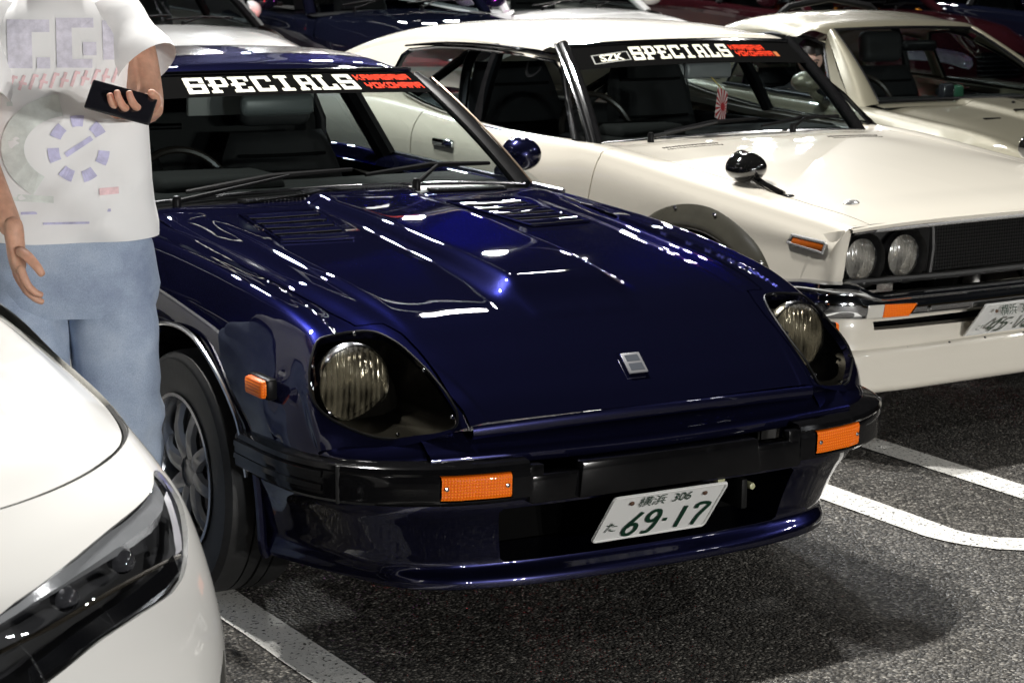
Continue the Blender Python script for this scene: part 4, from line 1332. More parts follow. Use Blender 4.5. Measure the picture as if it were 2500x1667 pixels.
bm_obj('grille_frame_top_black', tube_bm([(-.78, .034, .757), (-.3, .024, .761), (0, .022, .762), (.3, .024, .761), (.78, .034, .757)], .006, 8), BLACK_TRIM, ken)
bm_obj('grille_frame_bottom', tube_bm([(-.78, .070, .572), (-.3, .055, .566), (.3, .055, .566), (.78, .070, .572)], .012, 8), fascia, ken)
ms = bmesh.new()
for k in range(61): box_bm((-.37 + k * .0123, .085, .655), (.0018, .004, .155), 0, ms)
for k in range(14): box_bm((0, .085, .583 + k * .0115), (.75, .004, .0018), 0, ms)
o = bm_obj('grille_mesh', ms, simple('mesh wire', (.03, .03, .03), .35, .5), ken, smooth=0)
props(o, kind='stuff')
# ---- chrome bumper with raised horns that wrap the corner
pk = plan_path([(0, -.022), (.30, -.018), (.55, -.004), (.70, .004), (.79, .026), (.858, .078), (.880, .16), (.884, .30)], 8)
hgk = []
for p, o_ in pk:
    x, y = p[0], p[1]
    r_ = float(sst(.66, .80, np.array(x))) * float(1 - .35 * sst(.12, .30, np.array(y)))
    zt = .535 + .046 * r_; zb = .456 + .004 * r_
    hgk.append([(x + o_[0] * a, y + o_[1] * a, zb + (zt - zb) * t) for a, t in ((-.05, 1.0), (-.006, 1.0), (.006, .96), (.010, .85), (.004, .80), (.012, .45), (.010, .15), (.0, .02), (-.03, 0))])
hk = np.array(hgk); hk[0, :, 0] = 0
cbm = grid_bm(mirror_cols(dense(hk.transpose(1, 0, 2), .012, .02)), flip=True)
for sx in (-1, 1):
    cut(cbm, [(sx * .735, .463), (sx * .728, .507), (sx * .516, .500), (sx * .552, .458)], (0, 2), lambda c: c.y < .06, near=.04, lip=.014, lipdir=(0, 1, 0))
kbp = bm_obj('bumper', cbm, CHROME, ken, smooth=40)
for sx in (-1, 1):
    li = lambda x: float(np.interp(abs(x), [0, .3, .55, .70, .79], [-.022, -.018, -.004, .004, .026])) - .008
    a_ = [(sx * .668, .462), (sx * .660, .505), (sx * .522, .4985), (sx * .557, .459)]
    w_ = [(sx * .732, .464), (sx * .726, .506), (sx * .662, .505), (sx * .670, .462)]
    for nm, poly, mt in (('turn_signal', a_, AMBER_RIB), ('parking_lamp', w_, simple('clear lamp lens', (.55, .53, .48), .15, coat=.6))):
        bm_obj(nm, plate_bm(poly, .012, lambda u, v, w: Vector((u, li(u) - .004 - w, v)), .0015), mt, ken)
    bm_obj('bumper_bolt', lathe_bm([(.001, -.012), (.010, -.010), (.012, 0)], 14, 'y'), CHROME, kbp, loc=(sx * .47, -.012, .478))
    # side marker in chrome frame
    sm = bm_obj('side_marker', plate_bm([(.105, .678), (.250, .684), (.240, .706), (.092, .700)], .012, lambda u, v, w: Vector((sx * (.846 + w), u, v)), .002), simple('amber marker', (.45, .10, .01), .15, coat=.8), ken)
    bm_obj('marker_frame', tube_bm([(sx * .842, .092, .706), (sx * .842, .248, .712), (sx * .842, .268, .686), (sx * .842, .10, .672), (sx * .842, .088, .706)], .006, 6), BRIGHT, sm)
# ---- white front valance with bolted lip
vg = []
for p, o_ in plan_path([(0, .045), (.35, .048), (.60, .058), (.74, .085), (.805, .15), (.825, .32)], 8):
    vg.append([(p[0] + o_[0] * a, p[1] + o_[1] * a, z) for a, z in ((-.02, .452), (0, .447), (.004, .43), (.002, .36), (.004, .346), (.012, .343), (.030, .30), (.046, .25), (.052, .224), (.046, .212), (-.02, .212))])
vg = np.array(vg); vg[0, :, 0] = 0
vb = grid_bm(mirror_cols(dense(vg.transpose(1, 0, 2), .012, .025)), flip=True)
cut(vb, [(-.645, .436), (-.64, .408), (-.27, .402), (.27, .402), (.64, .408), (.645, .436)], (0, 2), lambda c: c.y < .2, near=.05, lip=.05, lipdir=(0, 1, 0))
va = bm_obj('front_valance', vb, CREAM, ken, smooth=40)
bm_obj('valance_backing', box_bm((0, .17, .40), (1.4, .02, .12)), DARK, ken)
for x, z in ((-.79, .422), (.79, .422)):
    bm_obj('valance_bolt', lathe_bm([(.001, -.006), (.008, -.005), (.010, 0)], 12, 'y'), CHROME_DULL, va, loc=(x * .99, .12, z))
for x in (-.68, -.50, -.31, -.14, .05, .24, .43, .62):
    yy = float(np.interp(abs(x), [0, .35, .60, .74], [.045, .048, .058, .085])) - .014
    bm_obj('lip_bolt', lathe_bm([(.001, -.004), (.0055, -.003), (.007, 0)], 10, 'y'), simple('dark bolt', (.08, .075, .07), .4, .7), va, loc=(x, yy, .337))
# ---- folded plate
lp_ = license_plate(ken, (-.085, -.056, .3945), .0, 'さ', '45-18')
for ch in lp_.children:
    me = ch.data
    off = Vector(ch.location)
    for v in me.vertices:
        z = v.co.z + off.z
        if z < .0375:
            d = .0375 - z
            v.co.z = .0375 - d * math.cos(.85) - off.z
            v.co.y += d * math.sin(.85)
# ---- flares, wheels
FL = simple('primer grey flare', (.040, .038, .030), .24, var=.12, nscale=12)
for sx in (-1, 1):
    for A, yo in ((KARCH, 0), (KREAR, 2.61)):
        rows = []
        for i, (y, z) in enumerate(A[1:-1]):
            cy_, cz_ = .73 + yo, .30
            d = Vector((y - cy_, z - cz_)); d.normalize()
            rows.append([(sx * .832, y + d.x * .085, z + d.y * .085), (sx * .842, y + d.x * .074, z + d.y * .074), (sx * .866, y + d.x * .032, z + d.y * .032), (sx * .876, y + d.x * .008, z + d.y * .008), (sx * .873, y - d.x * .004, z - d.y * .004), (sx * .82, y, z)])
        f_ = bm_obj('fender_flare', grid_bm(dense(np.array(rows), .03, .012), flip=(sx < 0)), FL, ken, smooth=50)
        for i in (2, 4, 6, 8):
            if i < len(A) - 1:
                y, z = A[i]
                d = Vector((y - .73 - yo, z - .30)).normalized()
                bm_obj('flare_bolt', lathe_bm([(.001, sx * .006), (.006, sx * .005), (.008, 0)], 10, 'x'), CHROME_DULL, f_, loc=(sx * .853, y + d.x * .066, z + d.y * .066))
        bm_obj('wheel_well', sweep_bm([((sx * .80, y, z + .012), (-sx, 0)) for y, z in A], [(0, 0), (.3, .02)]), DARK, ken)
        wheel(ken, (sx * .75, .73 + yo, .305), .305, .23, .185, sx)
# ---- greenhouse
KB = lambda x: Vector((x, 1.45 + .064 * (x / .665) ** 2, .905 - .022 * (x / .665) ** 2))
KT = lambda x: Vector((x, 1.82 + .044 * (x / .571) ** 2, 1.243 - .015 * (x / .571) ** 2))
def kws(u, v, l=0.0):
    p = KB(u * .665).lerp(KT(u * .571), v)
    return p + Vector((0, -.68, .73)) * (.014 * 4 * v * (1 - v) + l)
bm_obj('windshield', grid_bm(np.array([[kws(u, v) for u in np.linspace(-1, 1, 21)] for v in np.linspace(0, 1, 11)])), GLASS, ken, smooth=60)
kbn = bm_obj('sun_strip', grid_bm(np.array([[kws(u, v, .003) for u in np.linspace(-.99, .99, 21)] for v in np.linspace(.73, .985, 5)])), BANNER, ken, smooth=60)
def kfr(u, v, l=0): return kws(u, v, .0055 + l)
banner_text(kbn, kfr, .79, .945, (-.56, .30), (0, 0), [('KANAGAWA', .32, .66, .875, .935), ('YOKOHAMA', .34, .71, .80, .86)])
bd = bmesh.new()
for pts in ([(-.865, .772), (-.575, .80), (-.575, .90), (-.865, .872)],): bd.faces.new([bd.verts.new(kfr(*p, 0)) for p in pts])
bdo = bm_obj('banner_badge', bd, simple('badge silver', (.35, .35, .33), .5), kbn, smooth=0)
bd = bmesh.new(); bd.faces.new([bd.verts.new(kfr(*p, .0005)) for p in ((-.855, .782), (-.585, .808), (-.585, .892), (-.855, .864))])
bm_obj('badge_field', bd, BANNER, bdo, smooth=0)
bd = bmesh.new(); mesh_to(bd, text_mesh('SZK', .058, .002), lambda u, v: kfr(-.72 + u * 1.75, .832 + v * 1.75 + u * .10, .001))
bm_obj('badge_lettering', bd, WHITE_INK, bdo, smooth=0)
bd = bmesh.new(); bd.faces.new([bd.verts.new(kfr(*p, 0)) for p in ((.72, .80), (.76, .80), (.76, .855), (.72, .855))])
bm_obj('banner_stamp', bd, simple('orange stamp', (.5, .16, .05), .5), kbn, smooth=0)
KR = [(1.865, 1.238, .571), (1.90, 1.258, .585), (2.0, 1.280, .60), (2.25, 1.300, .610), (2.6, 1.302, .610), (2.95, 1.278, .602), (3.3, 1.222, .59), (3.7, 1.115, .575), (4.05, .985, .565), (4.22, .90, .56)]
kr = []
for y, z, xw in KR:
    d = .05 if y > 1.95 else .022
    yo = lambda f, y=y: -.045 * (1 - f * f) if y < 1.95 else 0
    kr.append([(0, y + yo(0), z), (xw * .35, y + yo(.35), z - d * .06), (xw * .7, y + yo(.7), z - d * .25), (xw * .93, y + yo(.93), z - d * .65), (xw * 1.0, y + yo(1), z - d * 1.05), (xw * 1.03, y + yo(1), z - d * 1.6)])
krm = grid_bm(mirror_cols(dense(np.array(kr), .035, .03)))
rg_ = cut(krm, [(-.48, 3.40), (.48, 3.40), (.46, 4.0), (-.46, 4.0)], (0, 1), None, lip=.02, extract=True)
bm_obj('roof', krm, CREAM, ken)
bm_obj('rear_glass', rg_, GLASS_DARK, ken)
yb = [1.50, 1.75, 2.05, 2.35, 2.65, 2.95, 3.3, 3.7, 4.05, 4.22]
belt = [(.775, y, float(np.interp(y, [1.5, 1.95, 2.3, 2.6, 2.9, 3.3, 3.8, 4.2], [.893, .902, .918, .940, .956, .946, .912, .868]))) for y in yb]
edge = [(.585, 1.86, 1.20)] + [(float(np.interp(y, [q[0] for q in KR], [q[2] for q in KR])) * 1.03, max(y, 1.90 + .01 * i), float(np.interp(max(y, 1.9), [q[0] for q in KR], [q[1] for q in KR])) - .078) for i, y in enumerate(yb[1:])]
WIN = [(1.545, .906), (1.66, 1.02), (1.80, 1.130), (1.90, 1.170), (2.15, 1.192), (2.40, 1.196), (2.65, 1.188), (2.86, 1.165), (2.89, 1.14), (2.885, 1.08), (2.84, 1.035), (2.72, .992), (2.58, .965), (2.45, .948), (2.25, .925), (1.95, .912)]
for sx in (-1, 1):
    s_, g_, loop = greenhouse_side(ken, sx, belt, edge, WIN, CREAM, thin_glass('tinted side glass', (.45, .50, .52)), '', front=[(1.56, .90), (1.69, 1.03), (1.84, 1.15), (1.99, 1.22)])
    bm_obj('window_trim', tube_bm(loop, .007, 6, caps=False), CHROME, ken)
    ap_ = [kws(sx * 1.0, v) + Vector((sx * .012, .012, 0)) for v in np.linspace(-.02, 1.02, 9)]
    bm_obj('a_pillar', tube_bm(ap_, .026, 10, up=(0, 1, 0)), BLACK_TRIM, ken)
    bm_obj('pillar_trim', tube_bm([q + Vector((sx * .014, -.018, .006)) for q in ap_], .007, 6), CHROME, ken)
    bm_obj('pillar_trim', tube_bm([q + Vector((sx * .028, .010, .004)) for q in ap_], .006, 6), CHROME, ken)
    gt = catmull(np.array([(sx * .598, 1.89, 1.196), (sx * .628, 2.1, 1.207), (sx * .640, 2.4, 1.209), (sx * .640, 2.65, 1.200), (sx * .634, 2.93, 1.174)]), 5)
    bm_obj('drip_rail', tube_bm(gt, .010, 8), CHROME, ken)
    bm_obj('window_post', tube_bm([(sx * .775, 2.18, .90), (sx * .70, 2.22, 1.06), (sx * .615, 2.26, 1.21)], .026, 8), BLACK_TRIM, ken)
    bm_obj('door_handle', box_bm((sx * .856, 2.30, .83), (.022, .145, .032), .008), CHROME, ken)
    bm_obj('belt_trim', tube_bm([(sx * .79, 1.45, .893), (sx * .792, 1.95, .904), (sx * .797, 2.3, .920)], .006, 6), CHROME, ken)
bm_obj('windshield_trim', tube_bm([kws(u, 1.0, .004) for u in np.linspace(-1.02, 1.02, 21)], .009, 8), CHROME, ken)
bm_obj('windshield_trim', tube_bm([kws(u, 0, .004) for u in np.linspace(-1.02, 1.02, 21)], .008, 8), CHROME_DULL, ken)
cw = np.array([[(x, 1.385 + .03 * (x / .7) ** 2, .893 - .004 * (x / .7) ** 4), (x, 1.43 + .04 * (x / .7) ** 2, .898 - .01 * (x / .7) ** 4), (x, 1.48 + .05 * (x / .7) ** 2, .898 - .012 * (x / .7) ** 4)] for x in np.linspace(-.70, .70, 17)])
bm_obj('cowl', grid_bm(cw), CREAM, ken)
vt_ = bmesh.new()
for x0, x1 in ((-.55, -.28), (.28, .55)):
    for k in range(18):
        for j in range(2):
            box_bm(on_ken(x0 + k * .015, 1.25 + j * .03, .0), (.007, .012, .003), 0, vt_)
props(bm_obj('cowl_slots', vt_, DARK, kh, smooth=0), kind='stuff')
wiper(ken, (-.50, 1.42, .915), tuple(kws(-.60, .03, .02)), tuple(kws(.12, .11, .016)), tuple(kws(-.22, .07, .03)))
wiper(ken, (.20, 1.40, .925), tuple(kws(.12, .03, .02)), tuple(kws(.86, .12, .016)), tuple(kws(.5, .08, .03)))
# hood ornament near the front corner
orn = lathe_bm([(.001, .012), (.02, .010), (.028, .004), (.030, 0)], 20, 'z')
for v in orn.verts: v.co.x *= 1.15; v.co.y *= .6
bm_obj('hood_badge', orn, BRIGHT, kh, loc=on_ken(-.585, .245, .0))
# fender mirrors
for sx in (-1, 1):
    mm = bmesh.new()
    bmesh.ops.create_uvsphere(mm, u_segments=28, v_segments=16, radius=1)
    for v in mm.verts:
        y = v.co.y
        v.co = Vector((v.co.x * .072, (y if y < .25 else .25) * .085, v.co.z * .052))
    o = bm_obj('fender_mirror', mm, simple('gloss black', (.006, .006, .006), .08, coat=1.0), ken, loc=(-.70 if sx < 0 else .76, .655, .888), rot=(.05, 0, 0))
    bm_obj('mirror_stalk', tube_bm([(0, -.05, -.03), (0, -.12, -.048), (0, -.20, -.066)], [.013, .012, .016], 8), simple('gloss black', (.006, .006, .006), .08), o)
    bm_obj('mirror_base', box_bm((0, -.205, -.070), (.032, .085, .014), .006, rot=(-.12, 0, 0)), simple('gloss black', (.006, .006, .006), .08), o)
    bm_obj('mirror_glass', lathe_bm([(.001, .0), (.055, 0)], 20, 'y'), CHROME, o, loc=(0, .023, 0))
# interior
bm_obj('dashboard', box_bm((0, 1.70, .80), (1.3, .34, .20), .05, seg=4), DASH, ken)
bm_obj('dash_binnacle', box_bm((-.36, 1.68, .905), (.34, .22, .07), .033, seg=4), DASH, ken)
sw = bm_obj('steering_wheel', lathe_bm([(.175 + .013 * math.cos(a), .013 * math.sin(a)) for a in np.linspace(0, 2 * math.pi, 9)], 36, 'y'), simple('steering rim', (.015, .012, .01), .25), ken, loc=(-.36, 1.93, .87), rot=(-.4, 0, 0))
bm_obj('steering_spokes', box_bm((0, .01, 0), (.33, .01, .03), .003), CHROME_DULL, sw)
for x in (-.36, .36): seat(ken, (x, 2.18, .27), 0, False, tall=.66)
bm_obj('rear_seat', box_bm((0, 2.95, .62), (1.2, .16, .55), .06, rot=(-.2, 0, 0), seg=3), VINYL, ken)
bm_obj('parcel_shelf', box_bm((0, 3.45, .86), (1.25, .75, .03), .005), VINYL, ken)
bm_obj('shelf_speaker', box_bm((.18, 3.35, .93), (.34, .16, .13), .02), simple('speaker grey', (.10, .10, .10), .6), ken)
bm_obj('cabin_floor', box_bm((0, 2.6, .25), (1.4, 2.4, .03)), DARK, ken)
for sx in (-1, 1): bm_obj('door_card', box_bm((sx * .735, 2.0, .60), (.03, 1.3, .56), .01), VINYL, ken)
cage = simple('cage tube', (.02, .02, .021), .25, .3)
bm_obj('roll_cage_hoop', tube_bm(catmull(np.array([(-.60, 2.55, .4), (-.60, 2.55, .95), (-.53, 2.57, 1.17), (-.35, 2.58, 1.235), (.35, 2.58, 1.235), (.53, 2.57, 1.17), (.60, 2.55, .95), (.60, 2.55, .4)]), 4), .022, 8), cage, ken)
for sx in (-1, 1):
    bm_obj('roll_cage_stay', tube_bm([(sx * .50, 2.58, 1.19), (sx * .48, 3.3, .86)], .020, 8), cage, ken)
bm_obj('roll_cage_diagonal', tube_bm([(.5, 2.58, 1.18), (-.55, 2.56, .6)], .018, 8), cage, ken)
bm_obj('rear_view_mirror', box_bm((.09, 1.80, 1.125), (.24, .03, .065), .015, seg=3), simple('mirror back grey', (.16, .16, .17), .35), ken)
bm_obj('mirror_stem', tube_bm([(.09, 1.82, 1.14), (.06, 1.84, 1.22)], .006, 6), CHROME_DULL, ken)
# sunray pennant hanging from the mirror
pn = bmesh.new()
W_, H_ = .085, .125
pf = lambda u, v: Vector((.16 + u * .9 + v * .10, 1.79 + u * .3, .985 + v - u * .35))
c_ = (.012, -.005)
pn.faces.new([pn.verts.new(pf(a * W_ / 2, b * H_ / 2)) for a, b in ((-1, -1), (1, -1), (1, 1), (-1, 1))])
po = bm_obj('pennant', pn, simple('pennant white', (.72, .66, .66), .6), ken, smooth=0)
pn = bmesh.new()
pf2 = lambda u, v: pf(u, v) + Vector((0, -.0012, 0))
for k in range(16):
    a0, a1 = 2 * math.pi * k / 16 - .1, 2 * math.pi * k / 16 + .1
    def hit(a):
        dx, dy = math.cos(a), math.sin(a)
        ts = [((W_ / 2 if dx > 0 else -W_ / 2) - c_[0]) / dx if abs(dx) > 1e-6 else 9, ((H_ / 2 if dy > 0 else -H_ / 2) - c_[1]) / dy if abs(dy) > 1e-6 else 9]
        t = min(ts)
        return (c_[0] + dx * t, c_[1] + dy * t)
    pn.faces.new([pn.verts.new(pf2(*p)) for p in (c_, hit(a0), hit(a1))])
pn.faces.new([pn.verts.new(pf2(c_[0] + .017 * math.cos(2 * math.pi * k / 20), c_[1] + .017 * math.sin(2 * math.pi * k / 20)) + Vector((0, -.0006, 0))) for k in range(20)])
bm_obj('pennant_rays', pn, simple('pennant red', (.40, .015, .02), .6), po, smooth=0)
bm_obj('pennant_cord', tube_bm([(.10, 1.79, 1.10), (.165, 1.79, 1.045)], .002, 5), simple('yellow cord', (.6, .42, .05), .6), po)
bm_obj('tail_panel', box_bm((0, 4.44, .68), (1.45, .02, .20), .01), BLACK_TRIM, ken)
for sx in (-1, 1):
    for x in (.32, .56): bm_obj('tail_light', lathe_bm([(.001, .03), (.06, .026), (.075, .01), (.078, 0)], 28, 'y'), simple('red lens', (.4, .01, .008), .15), ken, loc=(sx * x, 4.445, .69))
bm_obj('rear_bumper', box_bm((0, 4.47, .52), (1.66, .10, .09), .03), CHROME, ken)
# ================================================================ champagne coupe beyond the cream one
CHAMP = paint('champagne gold paint', (.235, .22, .16), metal=.5, rough=.38, flake=.06, dust=.05, peel=.006)
zc = empty('gold_coupe', (4.668, 2.425, 0), -.036, 'champagne gold fastback coupe with an open driver window', 'car')
GRz = []
for y, cz, rz_, xr, xs in ((.12, .60, .52, .60, .66), (.25, .66, .62, .66, .74), (.45, .72, .70, .69, .78), (.70, .765, .762, .70, .80), (.95, .80, .795, .705, .81), (1.25, .832, .815, .715, .81), (1.50, .850, .832, .725, .81), (1.66, .858, .842, .735, .81),
                           (1.9, .82, .848, .752, .812), (2.3, .82, .858, .760, .815), (2.8, .83, .872, .765, .822), (3.2, .84, .885, .77, .835), (3.6, .84, .870, .755, .825), (3.95, .82, .83, .72, .79), (4.1, .76, .76, .68, .74)):
    GRz.append([(0, y, cz), (.18, y, cz - .001), (.36, y, cz - .006), (.52, y, cz - .012), (.62, y, cz * .4 + rz_ * .6 - .014), (xr - .03, y, rz_ + .006), (xr, y, rz_), (xr + (xs - xr) * .55, y, rz_ - .045), (xs - .003, y, rz_ - .12), (xs, y, .60), (xs - .012, y, .48), (xs - .05, y, .24)])
GRz.append([(x * .97, y + .05, .5 if z > .55 else z) for x, y, z in GRz[-1]])
gz = mirror_cols(dense(np.array(GRz), .03, .022))
axz, ayz = np.abs(gz[..., 0]), gz[..., 1]
gz[..., 2] += np.where(ayz < 1.70, .022 * (1 - sst(.13, .20, axz)) * sst(.5, .9, ayz), 0)
gz[..., 0] += np.sign(gz[..., 0]) * np.where((gz[..., 2] > .55) & (gz[..., 2] < .76) & (ayz > .3) & (ayz < 1.7), .018 * np.exp(-((ayz - .95) / .38) ** 2), 0)
zb = grid_bm(gz)
cut(zb, [(-.62, 1.71), (0, 1.665), (.62, 1.71), (.70, 1.95), (.70, 3.3), (.5, 3.85), (-.5, 3.85), (-.70, 3.3), (-.70, 1.95)], (0, 1), lambda c: c.z > .7, lip=.03)
ZARCH = [(y, z - .03) for y, z in KARCH]
ZARCH = [(y + .22, z) for y, z in ZARCH]
for sx in (-1, 1):
    for yo in (0, 2.305): cut(zb, [(y + yo, z) for y, z in ZARCH], (1, 2), lambda c, sx=sx: c.x * sx > .68, lip=.03, lipdir=(-sx, 0, 0))
    slit(zb, [(sx * .60, .20), (sx * .655, .6), (sx * .665, 1.0), (sx * .66, 1.60)], .006, pred=lambda c: c.z > .55, depth=.02)
    pr = lambda c, sx=sx: c.x * sx > .72
    slit(zb, [(1.70, .85), (1.66, .70), (1.65, .45), (1.70, .28), (2.70, .28), (2.80, .45), (2.84, .70), (2.83, .875)], .006, (1, 2), pr, .016)
slit(zb, [(-.66, 1.60), (0, 1.555), (.66, 1.60)], .006, pred=lambda c: c.z > .7, depth=.02)
zh_ = take_island(zb, (0, 1.0, .82))
bm_obj('body', zb, CHAMP, zc, smooth=40)
zh = bm_obj('hood', zh_, CHAMP, zc, smooth=40)
def on_z(x, y, lift=0.0):
    f = gz.reshape(-1, 3)
    i = np.argmin((f[:, 0] - x) ** 2 + (f[:, 1] - y) ** 2 + np.where(f[:, 2] < .6, 9, 0))
    return Vector((x, y, f[i][2] + lift))
for x, y in ((.10, 1.25), (.10, 1.12), (-.10, 1.25), (-.10, 1.12), (.33, 1.2), (-.33, 1.2)):
    bm_obj('hood_slot', box_bm(on_z(x, y, .002), (.10, .02, .008), .004), DARK, zh)
bm_obj('washer_jet', lathe_bm([(.001, .012), (.008, .010), (.010, 0)], 10, 'z'), BLACK_TRIM, zh, loc=on_z(.02, 1.45, 0))
# nose closing panel, lamps
for sx in (-1, 1):
    h_ = lathe_bm([(.10, -.0), (.105, -.02), (.12, -.03), (.13, .1)], 32, 'y')
    bm_obj('headlight_surround', h_, CHAMP, zc, loc=(sx * .60, .22, .60))
    round_lamp(zc, (sx * .60, .25, .60), .089)
bm_obj('front_grille', box_bm((0, .16, .47), (1.1, .04, .16), .01), DARK, zc)
bm_obj('front_bumper', box_bm((0, .06, .46), (1.45, .07, .06), .025), CHROME, zc)
bm_obj('front_valance', box_bm((0, .14, .30), (1.3, .06, .16), .02), CHAMP, zc)
for sx in (-1, 1):
    for yo in (0, 2.305):
        wheel(zc, (sx * .72, .95 + yo, .30), .30, .2, .18, sx)
        bm_obj('wheel_well', sweep_bm([((sx * .77, y + yo, z + .012), (-sx, 0)) for y, z in ZARCH], [(0, 0), (.3, .02)]), DARK, zc)
ZB = lambda x: Vector((x, 1.66 + .06 * (x / .60) ** 2, .878 - .014 * (x / .60) ** 2))
ZT = lambda x: Vector((x, 2.24 + .06 * (x / .45) ** 2, 1.198 - .012 * (x / .45) ** 2))
def zws(u, v, l=0.0):
    p = ZB(u * .60).lerp(ZT(u * .45), v)
    return p + Vector((0, -.5, .86)) * (.016 * 4 * v * (1 - v) + l)
bm_obj('windshield', grid_bm(np.array([[zws(u, v) for u in np.linspace(-1, 1, 17)] for v in np.linspace(0, 1, 9)])), GLASS, zc, smooth=60)
bm_obj('windshield_seal', tube_bm([zws(u, 1.0, .003) for u in np.linspace(-1, 1, 15)] + [zws(1, v, .003) for v in np.linspace(1, 0, 9)] + [zws(u, 0, .003) for u in np.linspace(1, -1, 15)] + [zws(-1, v, .003) for v in np.linspace(0, 1, 9)], .008, 6), BLACK_TRIM, zc)
ZR = [(2.30, 1.205, .455), (2.34, 1.224, .50), (2.45, 1.248, .53), (2.65, 1.268, .535), (2.9, 1.262, .53), (3.2, 1.215, .52), (3.6, 1.08, .50), (3.95, .92, .49), (4.1, .83, .48)]
zr = []
for y, z, xw in ZR:
    d = .05 if y > 2.4 else .02
    yo = lambda f, y=y: -.06 * (1 - f * f) if y < 2.4 else 0
    zr.append([(0, y + yo(0), z), (xw * .35, y + yo(.35), z - d * .08), (xw * .7, y + yo(.7), z - d * .35), (xw * .92, y + yo(.92), z - d * .8), (xw * 1.03, y + yo(1), z - d * 1.35), (xw * 1.08, y + yo(1), z - d * 2.0)])
zrm = grid_bm(mirror_cols(dense(np.array(zr), .04, .03)))
zg = cut(zrm, [(-.42, 3.05), (.42, 3.05), (.40, 3.9), (-.40, 3.9)], (0, 1), None, lip=.02, extract=True)
bm_obj('roof', zrm, CHAMP, zc)
bm_obj('rear_glass', zg, GLASS_DARK, zc)
yb = [1.74, 2.0, 2.3, 2.6, 2.9, 3.2, 3.55, 3.9, 4.08]
belt = [(.745, y, float(np.interp(y, [1.7, 2.3, 2.8, 3.2, 3.6, 4.1], [.842, .856, .872, .882, .862, .76]))) for y in yb]
edge = [(.50, 2.28, 1.165)] + [(float(np.interp(y, [q[0] for q in ZR], [q[2] for q in ZR])) * 1.08, max(y, 2.31 + .02 * i), float(np.interp(max(y, 2.36), [q[0] for q in ZR], [q[1] for q in ZR])) - .098) for i, y in enumerate(yb[1:])]
ZW = [(1.90, .868), (2.0, .93), (2.18, 1.05), (2.30, 1.115), (2.42, 1.145), (2.65, 1.155), (2.80, 1.14), (2.83, 1.10), (2.82, .888)]
ZQ = [(2.90, .90), (2.90, 1.10), (3.0, 1.115), (3.18, 1.085), (3.42, .975), (3.48, .92), (3.40, .90)]
for sx in (-1, 1):
    rows = []
    for b, t in zip(belt, edge):
        b = np.array(b); t = np.array(t); m_ = (b + t) / 2; m_[0] += .012
        rows.append([b, m_, t])
    gg = dense(np.array(rows), .03, .025); gg[..., 0] *= sx
    sb_ = grid_bm(gg, flip=sx < 0)
    dgl = cut(sb_, ZW, (1, 2), None, near=.05, lip=.02, extract=True, lipdir=(-sx, 0, 0))
    qgl = cut(sb_, ZQ, (1, 2), None, near=.05, lip=.02, extract=True, lipdir=(-sx, 0, 0))
    bm_obj('roof_side', sb_, CHAMP, zc)
    bm_obj('quarter_glass', qgl, GLASS_DARK, zc, smooth=60)
    if sx > 0: bm_obj('door_glass', dgl, GLASS_DARK, zc, smooth=60)
    else: dgl.free()
    xa = lambda y, z: gg.reshape(-1, 3)[np.argmin((gg[..., 1] - y) ** 2 + (gg[..., 2] - z) ** 2)][0]
    apg = []
    for v in np.linspace(-.04, 1.0, 9):
        p0 = zws(sx * 1.0, v) + Vector((0, .004, .004)); p2 = Vector((sx * .747, 1.738, .840)).lerp(Vector((sx * .502, 2.285, 1.168)), v)
        mid = p0.lerp(p2, .5) + Vector((sx * .012, -.014, .012))
        apg.append([p0 + Vector((0, .01, -.01)), p0, mid, p2])
    bm_obj('a_pillar', grid_bm(dense(np.array(apg), .05, .01), flip=sx > 0), CHAMP, zc, smooth=60)
    bm_obj('window_seal', tube_bm([(xa(y, z) + sx * .003, y, z) for y, z in ZW + ZW[:1]], .009, 6, caps=False), BLACK_TRIM, zc)
    bm_obj('belt_moulding', tube_bm([(sx * .758, 1.80, .862), (sx * .764, 2.3, .872), (sx * .768, 2.82, .886)], .007, 6), CHROME, zc)
    bm_obj('door_handle', box_bm((sx * .83, 2.66, .74), (.02, .13, .03), .008), CHROME, zc)
    # door mirror
    mm = bmesh.new(); bmesh.ops.create_uvsphere(mm, u_segments=20, v_segments=12, radius=1)
    for v in mm.verts: v.co = Vector((v.co.x * .085, min(v.co.y, .3) * .07, v.co.z * .052))
    o = bm_obj('door_mirror', mm, CHAMP, zc, loc=(sx * .86, 1.96, .955))
    bm_obj('mirror_foot', tube_bm([(-sx * .02, 0, -.03), (-sx * .06, .01, -.07), (-sx * .10, .02, -.09)], [.02, .018, .025], 8), CHAMP, o)
    # far door glass runs open; interior card
    bm_obj('door_card', box_bm((sx * .71, 2.3, .55), (.03, 1.1, .55), .01), VINYL, zc)
cw = np.array([[(x, 1.60 + .03 * (x / .66) ** 2, .856 - .01 * (x / .66) ** 2), (x, 1.65 + .05 * (x / .66) ** 2, .866 - .012 * (x / .66) ** 2), (x, 1.70 + .06 * (x / .66) ** 2, .866 - .012 * (x / .66) ** 2)] for x in np.linspace(-.64, .64, 13)])
bm_obj('cowl', grid_bm(cw), CHAMP, zc)
bm_obj('dashboard', box_bm((0, 1.93, .76), (1.2, .34, .20), .05, seg=4), DASH, zc)
for x in (-.33, .33): seat(zc, (x, 2.5, .18), 0, True, tall=.58)
bm_obj('cabin_floor', box_bm((0, 2.7, .23), (1.3, 2.2, .03)), DARK, zc)
sw = bm_obj('steering_wheel', lathe_bm([(.17 + .013 * math.cos(a), .013 * math.sin(a)) for a in np.linspace(0, 2 * math.pi, 9)], 36, 'y'), simple('steering rim', (.015, .012, .01), .25), zc, loc=(-.33, 2.15, .80), rot=(-.4, 0, 0))
